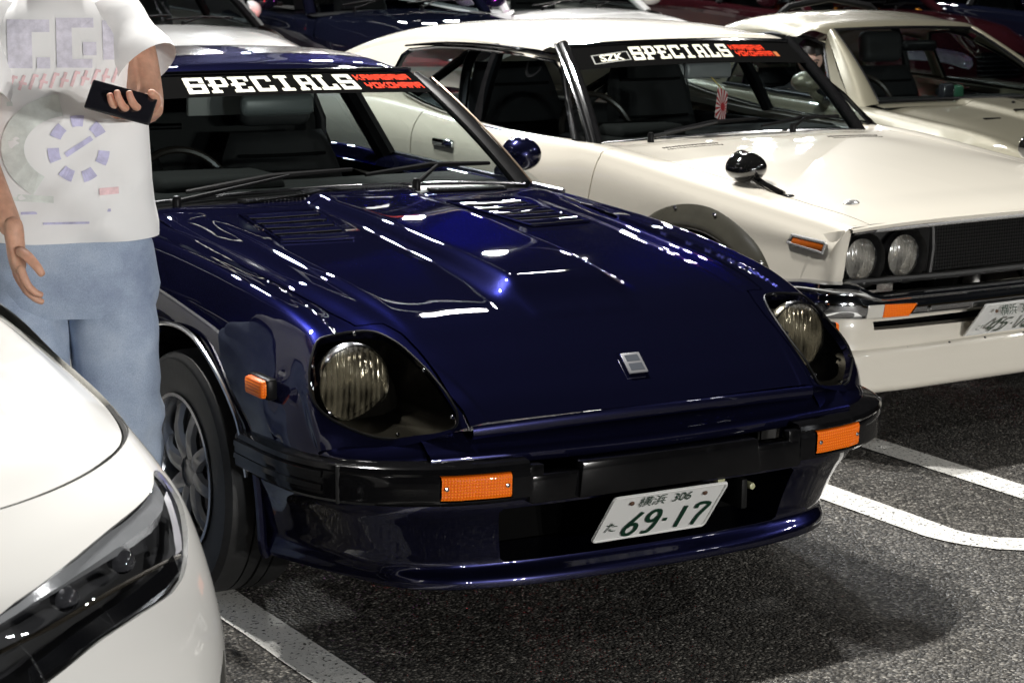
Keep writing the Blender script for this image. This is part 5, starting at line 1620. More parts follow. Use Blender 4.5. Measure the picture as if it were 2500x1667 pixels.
bm_obj('rear_view_mirror', box_bm((0, 2.16, 1.11), (.22, .03, .055), .02, seg=3), BLACK_TRIM, zc)
bm_obj('roll_bar', tube_bm(catmull(np.array([(-.55, 2.92, .4), (-.54, 2.92, .95), (-.46, 2.93, 1.15), (.46, 2.93, 1.15), (.54, 2.92, .95), (.55, 2.92, .4)]), 4), .02, 8), BLACK_TRIM, zc)
for x, z, c in ((-.30, .895, (.03, .10, .06)), (-.36, .905, (.02, .02, .025))):
    bm_obj('dash_gauge', box_bm((x + .25, 1.80, z), (.07, .05, .075), .012), simple('gauge pod %.2f' % x, c, .2), zc)
# ================================================================ modern cars (wrap-round shell + hood + greenhouse)
PEARL = paint('pearl white paint', (.76, .75, .72), rough=.35, dust=.02, peel=.004)
def wrap_shell(T, L=4.25, hw=.89, tail=.95):
    """T: levels from sill to hood edge; each a list of (x, y, z) from the nose centre round to the door, side then runs to the tail"""
    rows = []
    for lv in T:
        z = lv[-1][2]
        zb = z + (.10 if z > .7 else 0.0) * 1.0
        r = list(lv) + [(hw, 2.0, z + (.045 if z > .7 else 0)), (hw + .005, 2.9, zb), (hw, 3.6, zb + .01), (hw - .06, L - .25, zb + .01), (hw - .22, L - .06, zb), (.4, L - .01, zb), (0, L, zb)]
        rows.append(r)
    return np.array(rows)

WT = [
 [(0, .10, .20), (.30, .115, .20), (.55, .17, .20), (.74, .29, .20), (.845, .46, .20), (.875, .75, .22), (.885, 1.25, .24)],
 [(0, .035, .33), (.30, .055, .33), (.55, .125, .33), (.75, .26, .33), (.862, .43, .33), (.890, .75, .33), (.897, 1.25, .33)],
 [(0, .005, .45), (.30, .03, .45), (.55, .11, .45), (.755, .255, .45), (.868, .435, .45), (.895, .75, .45), (.900, 1.25, .45)],
 [(0, .0, .56), (.30, .03, .56), (.55, .12, .56), (.75, .285, .56), (.862, .475, .56), (.895, .78, .56), (.902, 1.25, .57)],
 [(0, .03, .66), (.30, .065, .66), (.55, .165, .66), (.74, .345, .66), (.852, .545, .655), (.892, .82, .66), (.902, 1.25, .68)],
 [(0, .09, .735), (.29, .13, .733), (.53, .245, .73), (.72, .435, .725), (.835, .635, .715), (.885, .88, .715), (.898, 1.25, .745)],
 [(0, .165, .790), (.28, .21, .788), (.51, .335, .783), (.695, .53, .775), (.812, .735, .765), (.868, .95, .765), (.885, 1.30, .800)],
]
GAP = .012
def modern_car(name, label, loc, rz, pm, group=None, sz=1.0, sxs=1.0, detail=True, cell=.02, roofh=1.48, glass=None, hoodz=.93):
    e = empty(name, loc, rz, label, 'car', group)
    K = wrap_shell(WT)
    g = dense(K, cell * .8, cell)
    g[..., 2] *= sz; g[..., 0] *= sxs
    full = mirror_cols(g)
    sh = grid_bm(full)
    zt_ = [x for x in sh.edges if len(x.link_faces) == 1 and min(v.co.z for v in x.verts) > .6 * sz]
    r_ = bmesh.ops.extrude_edge_only(sh, edges=zt_)
    for v in r_['geom']:
        if isinstance(v, bmesh.types.BMVert): v.co.z -= .03
    wa = [(a * sz if False else a) for a in ()]
    ARC = [(.62 + .0, .15), (.635, .40), (.70, .55), (.80, .635), (.92, .675), (1.03, .68), (1.14, .66), (1.26, .60), (1.35, .48), (1.385, .34), (1.39, .15)]
    for sx in (-1, 1):
        for yo in (0, 2.42):
            cut(sh, [(y + yo + .05, z * sz) for y, z in ARC], (1, 2), lambda c, sx=sx: c.x * sx > .74 * sxs, near=.08, lip=.03, lipdir=(-sx, 0, 0))
    # hood: from the shut line back to the cowl
    top = K[-1, :8]
    hr = []
    for f, zz, z2 in ((0, 0, 0), (.10, .35, .10), (.28, .62, .30), (.55, .85, .62), (.8, .95, .87), (1, 1, 1)):
        row = []
        for j in range(7):
            x, y, z = top[j]
            cy = 1.42 + .05 * (x / .87) ** 2
            hz = hoodz + .02 - .06 * (x / .87) ** 2
            a_, b_ = top[max(j - 1, 0)], top[min(j + 1, 7)]
            tx, ty = b_[0] - a_[0], b_[1] - a_[1]
            tl_ = math.hypot(tx, ty)
            gx, gy = (-ty / tl_ * GAP, tx / tl_ * GAP) if j else (0, GAP)
            row.append((x * (1 - .10 * f) + gx if j > 4 else x * (1 - .05 * f) + gx, y + (cy - y) * f + gy, z + (hz - z) * (zz if j < 3 else (zz + z2) / 2 if j == 3 else z2) - (.002 if f == 0 else 0)))
        hr.append(row)
    hg_ = dense(np.array(hr), cell, cell)
    hg_[..., 2] *= sz; hg_[..., 0] *= sxs
    hb_ = grid_bm(mirror_cols(hg_))
    # rim of the hood turns under so the shut line reads as a gap
    return e, sh, hb_, full, hg_

def finish_modern(e, sh, hb_, pm, sz, sxs, roofh, hoodz, glass, lampmat=None, wheels=True, white_lamp=True, dark_lower=True, hood_lip=True, mirror_x=1.0, pillar=None):
    bm_obj('body', sh, pm, e, smooth=40)
    if hood_lip:
        es = [x for x in hb_.edges if len(x.link_faces) == 1]
        r = bmesh.ops.extrude_edge_only(hb_, edges=es)
        for v in r['geom']:
            if isinstance(v, bmesh.types.BMVert): v.co.z -= .03
    h = bm_obj('hood', hb_, pm, e, smooth=50)
    tp = catmull(np.array(WT[-1]), 8)
    for sx in (-1, 1):
        bm_obj('hood_gap_shade', tube_bm([(sx * p[0] * sxs, p[1] + .005, p[2] * sz - .0095) for p in tp if p[1] < 1.0], .0075, 6), RUBBER, h)  # black strip stands in for the shade inside the hood gap
    cz = (hoodz + .015) * sz
    # cowl top (dark), windscreen, roof, sides
    cwl = np.array([[(x * sxs, 1.40 + .05 * (x / .8) ** 2, cz - .035 * (x / .8) ** 2 - .012), (x * sxs, 1.52 + .06 * (x / .8) ** 2, cz - .035 * (x / .8) ** 2)] for x in np.linspace(-.80, .80, 13)])
    bm_obj('cowl', grid_bm(cwl), BLACK_TRIM, e)
    yT, hwT = 2.35, .56
    def W(u, v):
        b = Vector((u * .74 * sxs, 1.50 + .08 * u * u, cz - .03 * u * u)); t = Vector((u * hwT * sxs, yT + .05 * u * u, (roofh - .07) * 1.0 - .02 * u * u))
        return b.lerp(t, v) + Vector((0, -.5, .8)) * (.03 * 4 * v * (1 - v))
    bm_obj('windshield', grid_bm(np.array([[W(u, v) for u in np.linspace(-1, 1, 15)] for v in np.linspace(0, 1, 8)])), glass or GLASS, e, smooth=60)
    rr = []
    for y, z, xw in ((yT, roofh - .07, hwT), (yT + .1, roofh - .03, .58), (2.8, roofh, .60), (3.4, roofh - .02, .59), (3.9, roofh - .12, .56)):
        rr.append([(0, y, z), (xw * .5 * sxs, y, z - .01), (xw * .85 * sxs, y, z - .03), (xw * sxs, y + .03, z - .07), (xw * 1.03 * sxs, y + .03, z - .11)])
    bm_obj('roof', grid_bm(mirror_cols(dense(np.array(rr), .08, .06))), pm, e)
    for sx in (-1, 1):
        ap = [W(sx * 1.02, v) for v in np.linspace(-.02, 1, 7)]
        bm_obj('a_pillar', tube_bm(ap, .040, 8, up=(0, 1, 0)), pillar or pm, e)
        q = np.array([[(sx * .80 * sxs, 1.75, .93 * sz), (sx * .58 * sxs, yT + .02, roofh - .10)], [(sx * .84 * sxs, 2.9, .97 * sz), (sx * .61 * sxs, 2.95, roofh - .09)], [(sx * .83 * sxs, 3.75, .99 * sz), (sx * .58 * sxs, 3.75, roofh - .17)]])
        bm_obj('side_glass', grid_bm(dense(q, .1, .1), flip=sx < 0), GLASS_DARK, e)
        for y in (2.72, 3.7):
            bm_obj('door_pillar', tube_bm([(sx * .845 * sxs, y, .95 * sz), (sx * .615 * sxs, y + .04, roofh - .10)], .035, 6), BLACK_TRIM, e)
        if wheels:
            for yo in (0, 2.42): wheel(e, (sx * .78 * sxs, 1.06 + yo, .32), .32, .215, .21, sx)
        mm = bmesh.new(); bmesh.ops.create_uvsphere(mm, u_segments=16, v_segments=10, radius=1)
        for v in mm.verts: v.co = Vector((v.co.x * .11, min(v.co.y, .4) * .075, v.co.z * .07))
        o = bm_obj('door_mirror', mm, pm, e, loc=(sx * (mirror_x) * sxs, 1.85 if mirror_x > .95 else 2.05, 1.02 * sz), rot=(0, 0, 0 if mirror_x > .95 else sx * 1.25))
        bm_obj('mirror_foot', box_bm((-sx * .10, .01, -.03), (.10, .05, .03), .01), BLACK_TRIM, o)
        # belt shoulder closes the gap between shell and glass
        sb = np.array([[(sx * .885 * sxs, 1.30, .80 * sz), (sx * .80 * sxs, 1.42, .90 * sz), (sx * .72 * sxs, 1.50, .93 * sz)], [(sx * .89 * sxs, 2.0, .842 * sz), (sx * .85 * sxs, 2.0, .915 * sz), (sx * .78 * sxs, 2.0, .93 * sz)], [(sx * .895 * sxs, 2.9, .90 * sz), (sx * .87 * sxs, 2.9, .955 * sz), (sx * .83 * sxs, 2.9, .97 * sz)], [(sx * .89 * sxs, 3.6, .91 * sz), (sx * .86 * sxs, 3.6, .97 * sz), (sx * .82 * sxs, 3.6, .98 * sz)]])
        bm_obj('shoulder', grid_bm(dense(sb, .08, .02), flip=sx > 0), pm, e)
    bg_ = np.array([[(x * sxs, 4.22, .90 * sz), (x * .75 * sxs, 3.9, roofh - .14)] for x in np.linspace(-.80, .80, 9)])
    bm_obj('rear_glass', grid_bm(dense(bg_, .2, .1)), GLASS_DARK, e)
    bm_obj('dashboard', box_bm((0, 1.85, .86 * sz), (1.3 * sxs, .5, .12), .05, seg=3), DASH, e)
    for x in (-.36, .36): seat(e, (x * sxs, 2.55, .38 * sz), 0, True)
    bm_obj('cabin_floor', box_bm((0, 2.6, .26), (1.4 * sxs, 2.3, .03)), DARK, e)
    wiper(e, (-.45 * sxs, 1.47, cz + .005), tuple(W(-.7, .03) + Vector((0, -.02, .02))), tuple(W(.1, .08) + Vector((0, -.02, .02))), tuple(W(-.3, .05) + Vector((0, -.025, .03))))
    wiper(e, (.12 * sxs, 1.46, cz + .012), tuple(W(.02, .03) + Vector((0, -.02, .02))), tuple(W(.75, .07) + Vector((0, -.02, .02))), tuple(W(.4, .05) + Vector((0, -.025, .03))))
    return h

# ---- pearl white hatchback in the near left corner
fw, shell, hoodb, fullg, hoodg = modern_car('white_hatchback', 'pearl white modern hatchback, nose cut by the near left corner', (-2.30, -1.10, 0), 0, PEARL)
LAMP = [(.30, .640), (.364, .678), (.444, .699), (.539, .716), (.616, .7235), (.714, .7245), (.783, .723), (.811, .726), (.832, .718), (.843, .700), (.842, .686), (.821, .665), (.787, .643), (.761, .627), (.741, .6195), (.626, .613), (.533, .603), (.45, .579), (.40, .562), (.33, .552), (.29, .585)]
LAMPs = [tuple(p[:2]) for p in catmull(np.array([(x, z, 0) for x, z in LAMP + LAMP[:1]]), 3)][:-1]
SILV = simple('lamp silver', (.72, .73, .75), .2, .55, bmp=.3, nscale=60)
PIANO = simple('piano black', (.006, .006, .007), .10, coat=1.0)
F_ = fullg.reshape(-1, 3)
def on_w(x, z, out=0.0):
    i = np.argmin((F_[:, 0] - x) ** 2 + (F_[:, 2] - z) ** 2 + np.where(F_[:, 1] > 1.0, 9, 0))
    # inverse-distance blend of a few neighbours for a smooth y
    d = (F_[:, 0] - x) ** 2 + (F_[:, 2] - z) ** 2 + np.where(F_[:, 1] > 1.0, 9, 0)
    k = np.argpartition(d, 6)[:6]
    w = 1 / (d[k] + 1e-5)
    y = float((F_[k, 1] * w).sum() / w.sum())
    n = Vector((x * .75, -.75, .15)).normalized()
    return Vector((x, y, z)) + n * out
for sx in (-1, 1):
    lens = cut(shell, [(sx * x, z) for x, z in LAMPs], (0, 2), lambda c, sx=sx: c.y < 1.0 and c.x * sx > .2, near=.03, lip=.012, extract=True)
    lo = bm_obj('headlight', lens, thin_glass('headlamp lens', (.86, .87, .88), 1.5), fw, smooth=60)
    # housing behind the lens
    hb2 = bmesh.new()
    vt = [hb2.verts.new(on_w(sx * x, z, -.010)) for x, z in LAMPs]
    vb_ = [hb2.verts.new(on_w(sx * x, z, -.010) + Vector((-sx * .01, .085, 0))) for x, z in LAMPs]
    n = len(LAMPs)
    for k in range(n): hb2.faces.new((vt[k - 1], vt[k], vb_[k], vb_[k - 1]))
    hb2.faces.new(vb_)
    bm_obj('lamp_housing', hb2, simple('lamp grey', (.045, .045, .048), .3), lo)
    # bright upper band and the vertical marker at the outer end
    st = []
    for f in np.linspace(0, 1, 16):
        x = .34 + f * .475
        zt = float(np.interp(x, [p[0] for p in LAMP[:8]], [p[1] for p in LAMP[:8]])) - .006
        st.append([on_w(sx * x, zt, -.012), on_w(sx * x, zt - .010 - .014 * f, -.016), on_w(sx * x, zt - .018 - .024 * f, -.040)])
    bm_obj('lamp_strip', grid_bm(np.array(st), flip=sx < 0), SILV, lo)
    st = [[on_w(sx * (.828 - .045 * f), .698 - .056 * f, -.010), on_w(sx * (.808 - .048 * f), .698 - .056 * f, -.014)] for f in np.linspace(0, 1, 8)]
    bm_obj('marker_strip', grid_bm(np.array(st), flip=sx > 0), simple('marker white', (.72, .70, .74), .3), lo)
    bm_obj('lamp_divider', tube_bm([on_w(sx * x, z, -.012) for x, z in ((.36, .628), (.46, .642), (.59, .657), (.70, .652), (.77, .640))], .004, 6), simple('lamp bronze', (.10, .085, .065), .25, .9), lo)
    for x, z in ((.52, .662), (.66, .672)):
        bm_obj('projector', lathe_bm([(.001, -.012), (.012, -.009), (.020, .0), (.022, .02)], 20, 'y'), simple('projector glass', (.05, .05, .055), .04, coat=1.0), lo, loc=on_w(sx * x, z, -.045))
    bm_obj('lamp_lower_trim', grid_bm(np.array([[on_w(sx * x, zb + .030, -.008), on_w(sx * x, zb + .006, -.006)] for x, zb in ((.40, .566), (.46, .585), (.54, .604), (.63, .613), (.70, .617), (.745, .622))]), flip=sx < 0), PIANO, lo)
    FOG = [(sx * .795, .36), (sx * .812, .43), (sx * .838, .462), (sx * .846, .455), (sx * .846, .36)]
    cut(shell, FOG, (0, 2), lambda c, sx=sx: c.y < .7 and c.x * sx > .6, near=.04, lip=.05, lipdir=(0, 1, 0))
    bm_obj('fog_recess', box_bm((sx * .82, .50, .41), (.06, .02, .12)), DARK, fw)
# grille and lower intake
GRI = [(-.27, .50), (-.27, .655), (-.2, .675), (.2, .675), (.27, .655), (.27, .50), (.2, .475), (-.2, .475)]
cut(shell, GRI, (0, 2), lambda c: c.y < .3, near=.05, lip=.03, lipdir=(0, 1, 0))
bm_obj('grille_backing', box_bm((0, .10, .575), (.56, .02, .22)), DARK, fw)
for k in range(6): bm_obj('grille_bar', box_bm((0, .045, .495 + k * .032), (.53, .02, .009), .003), PIANO, fw)
cut(shell, [(-.55, .24), (-.50, .37), (.50, .37), (.55, .24)], (0, 2), lambda c: c.y < .3, near=.05, lip=.04, lipdir=(0, 1, 0))
bm_obj('intake_backing', box_bm((0, .20, .31), (1.15, .02, .16)), DARK, fw)
finish_modern(fw, shell, hoodb, PEARL, 1, 1, 1.50, .93, GLASS, mirror_x=.90)
# ================================================================ people
SKIN = simple('skin', (.52, .29, .20), .5, sss=.12, var=.14, nscale=55, bmp=.25)
SKIN2 = simple('pale skin', (.60, .40, .33), .48, sss=.12)
HAIR = simple('black hair', (.010, .008, .007), .38, bmp=.5, nscale=220)
def denim():
    m, t, b = nt('washed denim')
    tc = t.nodes.new('ShaderNodeTexCoord')
    n = noise(t, 5, 5, .6, tc.outputs['Object']); n2 = noise(t, 420, 2, .5, tc.outputs['Object'])
    r = ramp(t, n.outputs[0], [(.30, (.20, .25, .36)), (.52, (.33, .40, .52)), (.75, (.48, .55, .65))])
    mx = t.nodes.new('ShaderNodeMix'); mx.data_type = 'RGBA'; mx.blend_type = 'OVERLAY'; mx.inputs[0].default_value = .35
    t.links.new(r.outputs[0], mx.inputs[6]); t.links.new(n2.outputs[0], mx.inputs[7])
    t.links.new(mx.outputs[2], b.inputs['Base Color'])
    setp(b, rough=.85)
    bump(t, b, n2.outputs[0], .3, .001)
    return m
DENIM = denim()
def cotton():
    m, t, b = nt('white cotton')
    setp(b, col=(.82, .82, .82), rough=.9, sheen=.2)
    n = noise(t, 500, 2, .5); bump(t, b, n.outputs[0], .15, .001)
    return m
COTTON = cotton()

def skin_mesh(verts, edges, rad, root=0, sub=2):
    """skeleton -> one smooth continuous mesh via the Skin modifier"""
    me = bpy.data.meshes.new('skeleton')
    me.from_pydata([tuple(v) for v in verts], edges, [])
    o = bpy.data.objects.new('skeleton', me)
    COL.objects.link(o)
    md = o.modifiers.new('skin', 'SKIN')
    md.use_smooth_shade = True
    md.branch_smoothing = .4
    for i, sv in enumerate(me.skin_vertices[0].data):
        r = rad[i]
        sv.radius = r if isinstance(r, tuple) else (r, r)
        sv.use_root = (i == root)
    o.modifiers.new('sub', 'SUBSURF').levels = sub
    dg = bpy.context.evaluated_depsgraph_get()
    out = bpy.data.meshes.new_from_object(o.evaluated_get(dg))
    bpy.data.objects.remove(o); bpy.data.meshes.remove(me)
    out.materials.clear()
    for p in out.polygons: p.use_smooth = True
    return out

def join_meshes(ms, name):
    bm = bmesh.new()
    for m in ms:
        bm.from_mesh(m)
    return bm

def head_bm(c, h=.23, yaw=0.0, nod=0.0):
    """head with brow, nose, mouth, chin and ears; faces -y"""
    bm = bmesh.new()
    bmesh.ops.create_uvsphere(bm, u_segments=40, v_segments=28, radius=1)
    for v in bm.verts:
        x, y, z = v.co
        wx, wy, wz = .33 * h, .42 * h, .5 * h
        if z < -.1: 
            k = min(1, (-z - .1) / .9)
            wx *= 1 - .42 * k; 
            y = y * (1 - .25 * k) - .10 * k
        if z > .2: wy *= 1.02
        px, py, pz = x * wx, y * wy, z * wz
        if y < 0:
            nose = math.exp(-((x * wx) / (.035 * h)) ** 2 / 2 - ((z + .12) / .16) ** 2)
            py -= .085 * h * nose
            for s in (-1, 1):
                eye = math.exp(-((px - s * .135 * h) / (.06 * h)) ** 2 - ((z - .03) / .10) ** 2)
                py += .035 * h * eye
            lips = math.exp(-(px / (.10 * h)) ** 2 - ((z + .52) / .07) ** 2)
            py -= .018 * h * lips
            mouth = math.exp(-(px / (.10 * h)) ** 2 - ((z + .52) / .022) ** 2)
            py += .014 * h * mouth
            chin = math.exp(-(px / (.09 * h)) ** 2 - ((z + .86) / .12) ** 2)
            py -= .03 * h * chin
        v.co = Vector((px, py, pz))
    for s in (-1, 1):
        e = bmesh.new(); bmesh.ops.create_uvsphere(e, u_segments=12, v_segments=10, radius=1)
        for v in e.verts: v.co = Vector((v.co.x * .02 * h * 2 + s * .335 * h, v.co.y * .07 * h + .03 * h, v.co.z * .13 * h - .02 * h))
        merge(bm, e)
    return bm

def add_head(parent, c, h, rot, skin, hair_len=0.0, name='head'):
    M = Matrix.Translation(Vector(c)) @ Euler(rot).to_matrix().to_4x4()
    hb3 = xform(head_bm((0, 0, 0), h), M)
    out = [hb3]
    # hair: a shell over the crown, sides and back
    hr = bmesh.new(); bmesh.ops.create_uvsphere(hr, u_segments=36, v_segments=26, radius=1)
    rm = []
    for v in hr.verts:
        x, y, z = v.co
        n = .04 * math.sin(9 * x + 3 * z) * math.sin(7 * y)
        v.co = Vector((x * (.37 + n * .3) * h, y * .46 * h + .02 * h, z * .54 * h + .02 * h))
        if z < -.15: v.co.z -= hair_len * h * (-z - .15)
    for f in hr.faces:
        c3 = f.calc_center_median() / h
        if c3.y < -.12 and c3.z < .27 - .3 * abs(c3.x): rm.append(f)
        elif c3.z < -.28 - hair_len * .8 or (c3.y < .05 and c3.z < -.05 - hair_len and abs(c3.x) > .0 and hair_len < .1): rm.append(f)
    bmesh.ops.delete(hr, geom=list(set(rm)), context='FACES')
    bmesh.ops.solidify(hr, geom=hr.faces, thickness=.012)
    xform(hr, M)
    ho = bm_obj('hair', hr, HAIR, parent, smooth=80)
    for s in (-1, 1):
        ey = bmesh.new(); bmesh.ops.create_uvsphere(ey, u_segments=14, v_segments=10, radius=.052 * h)
        for v in ey.verts: v.co += Vector((s * .135 * h, -.345 * h, .015 * h))
        bm_obj('eye', xform(ey, M), simple('eye', (.10, .08, .07), .1), parent, smooth=80)
        br = tube_bm([M @ Vector((s * .07 * h, -.405 * h, .105 * h)), M @ Vector((s * .14 * h, -.40 * h, .125 * h)), M @ Vector((s * .21 * h, -.36 * h, .10 * h))], .010 * h * 1.4, 6)
        bm_obj('eyebrow', br, HAIR, parent)
    return hb3

def hand(wrist, palm_dir, palm_norm, side, curl=.35, L=.19):
    """five-fingered hand as skinned chains; palm_dir wrist->fingers, palm_norm out of the palm; side +1/-1 puts the thumb"""
    d = Vector(palm_dir).normalized(); n = Vector(palm_norm); n = (n - d * n.dot(d)).normalized(); s = d.cross(n) * side
    w = Vector(wrist)
    ms = []
    # palm: a skinned fan
    kn = [w + d * (.088 - .008 * abs(k - 1.3)) + s * (.033 - .022 * k) for k in range(4)]
    vs = [w - d * .055, w + d * .035 + s * .004]
    ed = [(0, 1)]; rd = [.027, (.026, .018)]
    for k in range(4):
        vs.append(kn[k]); ed.append((1, 2 + k)); rd.append(.0125)
    ms.append(skin_mesh(vs, ed, rd, 0, 2))
    lens = [.075, .083, .077, .060]
    for k in range(4):
        p = w + d * .060 + s * (.028 - .019 * k)
        pts = [p, kn[k]]
        dirv = d.copy(); q = kn[k]
        ang = 0
        for j, f in enumerate((.46, .31, .23)):
            ang += curl * (1.0 if j == 0 else 1.25)
            dv = d * math.cos(ang) + n * math.sin(ang)
            q = q + dv * lens[k] * f * 1.0
            pts.append(q)
        ms.append(skin_mesh(pts, [(i, i + 1) for i in range(4)], [.010, .0105, .0092, .0085, .0070], 0, 2))
    tb = w + d * .025 + s * .022
    t1 = tb + (d * .5 + s * .75 + n * .35).normalized() * .040
    t2 = t1 + (d * .75 + s * .35 + n * .45).normalized() * .032
    t3 = t2 + (d * .85 + s * .05 + n * .4).normalized() * .026
    ms.append(skin_mesh([tb, t1, t2, t3], [(0, 1), (1, 2), (2, 3)], [.014, .0125, .0108, .0085], 0, 2))
    return ms

def ring_loft(levels, n=40, fold=0.0, seed=0):
    """levels: (cx, cy, z, rx, ry[, tilt]) -> grid; superellipse rings with soft folds"""
    rows = []
    rnd = random.Random(seed)
    ph = [rnd.uniform(0, 6.28) for _ in range(6)]
    for i, (cx, cy, z, rx, ry) in enumerate(levels):
        row = []
        for k in range(n + 1):
            a = 2 * math.pi * k / n
            ca, sa = math.cos(a), math.sin(a)
            e = .86
            px = math.copysign(abs(ca) ** e, ca) * rx; py = math.copysign(abs(sa) ** e, sa) * ry
            w = 1 + fold * (math.sin(3 * a + ph[0] + z * 7) * .5 + math.sin(5 * a + ph[1] - z * 16) * .35 + math.sin(8 * a + ph[2] + z * 28) * .25)
            row.append((cx + px * w, cy + py * w, z))
        rows.append(row)
    return np.array(rows)

per = empty('person', (-1.14, .93, 0), -.33, 'person in white printed t-shirt and washed jeans walking with a phone', 'person')
J = dict(pel=(0, .0, .93), spine=(0, .01, 1.12), chest=(-.02, .0, 1.36), neck=(-.02, .005, 1.52), skull=(-.02, -.02, 1.60),
         shR=(.160, .01, 1.455), elR=(.190, -.13, 1.262), wrR=(.178, -.355, 1.270),
         shL=(-.195, .01, 1.455), elL=(-.205, -.145, 1.18), wrL=(-.118, -.290, .985),
         hipR=(.095, 0, .90), knR=(.115, -.03, .49), anR=(.115, .09, .11), toR=(.125, -.09, .035),
         hipL=(-.095, 0, .90), knL=(-.105, -.14, .50), anL=(-.105, -.12, .10), toL=(-.12, -.29, .03))
names = ['pel', 'spine', 'chest', 'neck', 'skull', 'shR', 'elR', 'wrR', 'shL', 'elL', 'wrL', 'hipR', 'knR', 'anR', 'toR', 'hipL', 'knL', 'anL', 'toL']
ix = {n: i for i, n in enumerate(names)}
ed = [('pel', 'spine'), ('spine', 'chest'), ('chest', 'neck'), ('neck', 'skull'), ('chest', 'shR'), ('shR', 'elR'), ('elR', 'wrR'), ('chest', 'shL'), ('shL', 'elL'), ('elL', 'wrL'),
      ('pel', 'hipR'), ('hipR', 'knR'), ('knR', 'anR'), ('anR', 'toR'), ('pel', 'hipL'), ('hipL', 'knL'), ('knL', 'anL'), ('anL', 'toL')]
RAD = dict(pel=(.125, .095), spine=(.115, .085), chest=(.12, .09), neck=.055, skull=.06, shR=.055, elR=.041, wrR=.028, shL=.055, elL=.041, wrL=.028,
           hipR=.085, knR=.056, anR=.038, toR=.033, hipL=.085, knL=.056, anL=.038, toL=.033)
body = skin_mesh([J[n] for n in names], [(ix[a], ix[b]) for a, b in ed], [RAD[n] for n in names], 0, 2)
hd_ = add_head(per, (-.02, -.035, 1.685), .235, (.25, 0, .1), SKIN)
hR = hand((.176, -.365, 1.272), (-.50, -.85, .0), (-.25, -.10, .95), -1, .42)
hL = hand((-.118, -.295, .980), (.10, -.22, -1), (.9, .2, .1), 1, .32)
bb_ = join_meshes([body] + hR + hL, 'body')
merge(bb_, hd_)
bm_obj('body', bb_, SKIN, per, smooth=80)
# t-shirt: one shell with two sleeves
lv = [(-.008, .01, .945, .222, .150), (-.008, .01, .955, .224, .152), (-.008, .008, 1.03, .216, .142), (-.008, .004, 1.12, .208, .136), (-.012, 0, 1.24, .208, .138), (-.018, -.002, 1.34, .205, .138), (-.02, .002, 1.42, .20, .128), (-.02, .005, 1.47, .168, .110), (-.02, .006, 1.505, .105, .085), (-.02, .004, 1.515, .080, .075)]
TG = dense(ring_loft(lv, 48, .030, 3), .018, .018)
# folds pulled across the lower half
TG[..., 1] += .007 * np.sin(TG[..., 0] * 15 - TG[..., 2] * 22 + 1.0) + .012 * np.sin(TG[..., 0] * 26 + TG[..., 2] * 34) * np.clip((1.25 - TG[..., 2]) / .3, 0, 1)
for (x0, z0, sl, am, wd) in ((.10, 1.18, .9, .010, .018), (.02, 1.08, .8, .009, .016), (-.10, 1.05, -.7, .009, .016), (.12, 1.03, 1.1, .009, .014), (-.04, 1.22, .5, .007, .016), (.05, .98, .6, .008, .014)):
    dd = (TG[..., 2] - z0) - sl * (TG[..., 0] - x0)
    TG[..., 1] -= am * np.exp(-(dd / wd) ** 2) * np.exp(-((TG[..., 0] - x0) / .10) ** 2) * (TG[..., 1] < 0)
tb_ = grid_bm(TG)
def sleeve(a, b, r0, r1, n=24):
    a, b = Vector(a), Vector(b)
    pts = [a.lerp(b, f) for f in np.linspace(0, 1, 8)]
    t = tube_bm(pts, [r0 + (r1 - r0) * f + .004 * math.sin(9 * f) for f in np.linspace(0, 1, 8)], n, caps=False)
    return t
sh_, el_ = Vector(J['shR']), Vector(J['elR'])
merge(tb_, sleeve(sh_ + Vector((-.06, 0, .01)), sh_.lerp(el_, .62) + Vector((.012, 0, .012)), .080, .082))
sh_, el_ = Vector(J['shL']), Vector(J['elL'])
merge(tb_, sleeve(sh_ + Vector((.06, 0, .01)), sh_.lerp(el_, .60) + Vector((-.01, 0, .0)), .088, .098))
bmesh.ops.recalc_face_normals(tb_, faces=tb_.faces)
ts = bm_obj('t_shirt', tb_, COTTON, per, smooth=80)
# print on the chest: soft, broken blocks of ink that follow the cloth
TF = TG.reshape(-1, 3); TF = TF[TF[:, 1] < -.02]
def on_t(x, z):
    d = (TF[:, 0] - x) ** 2 + (TF[:, 2] - z) ** 2
    k = np.argpartition(d, 5)[:5]; w = 1 / (d[k] + 1e-5)
    return Vector((x, float((TF[k, 1] * w).sum() / w.sum()) - .0035, z))
def ink_patch(bm, x0, x1, z0, z1, sk=0.0):
    nx, nz = max(1, int(abs(x1 - x0) / .025)), max(1, int(abs(z1 - z0) / .025))
    gg = np.array([[on_t(x0 + (x1 - x0) * i / nx + sk * (z0 + (z1 - z0) * j / nz - z0), z0 + (z1 - z0) * j / nz) for i in range(nx + 1)] for j in range(nz + 1)])
    grid_bm(gg, False, bm)
def ink_line(bm, pts, w):
    stroke_bm([(p[0], p[1]) for p in pts], w, on_t, bm)
pu = simple('faded purple ink', (.68, .66, .75), .9, var=.16, nscale=60)
rd_ = simple('faded red ink', (.78, .56, .58), .9, var=.2, nscale=40)
gr_ = simple('faded green ink', (.68, .72, .69), .9, var=.2, nscale=20)
bl_ = simple('blue ink', (.54, .53, .74), .9, var=.25, nscale=30)
b_ = bmesh.new()
for x0, x1, z0, z1 in ((-.125, -.070, 1.37, 1.475), (-.125, -.03, 1.452, 1.480), (-.060, -.03, 1.37, 1.395), (-.015, .020, 1.38, 1.475), (-.015, .07, 1.462, 1.484), (-.015, .065, 1.372, 1.392), (.045, .075, 1.40, 1.43), (.090, .115, 1.39, 1.478)):
    ink_patch(b_, x0, x1, z0 - .02, z1 - .02)
bm_obj('print_title', b_, pu, ts, smooth=0)
b_ = bmesh.new()
rr_ = random.Random(5)
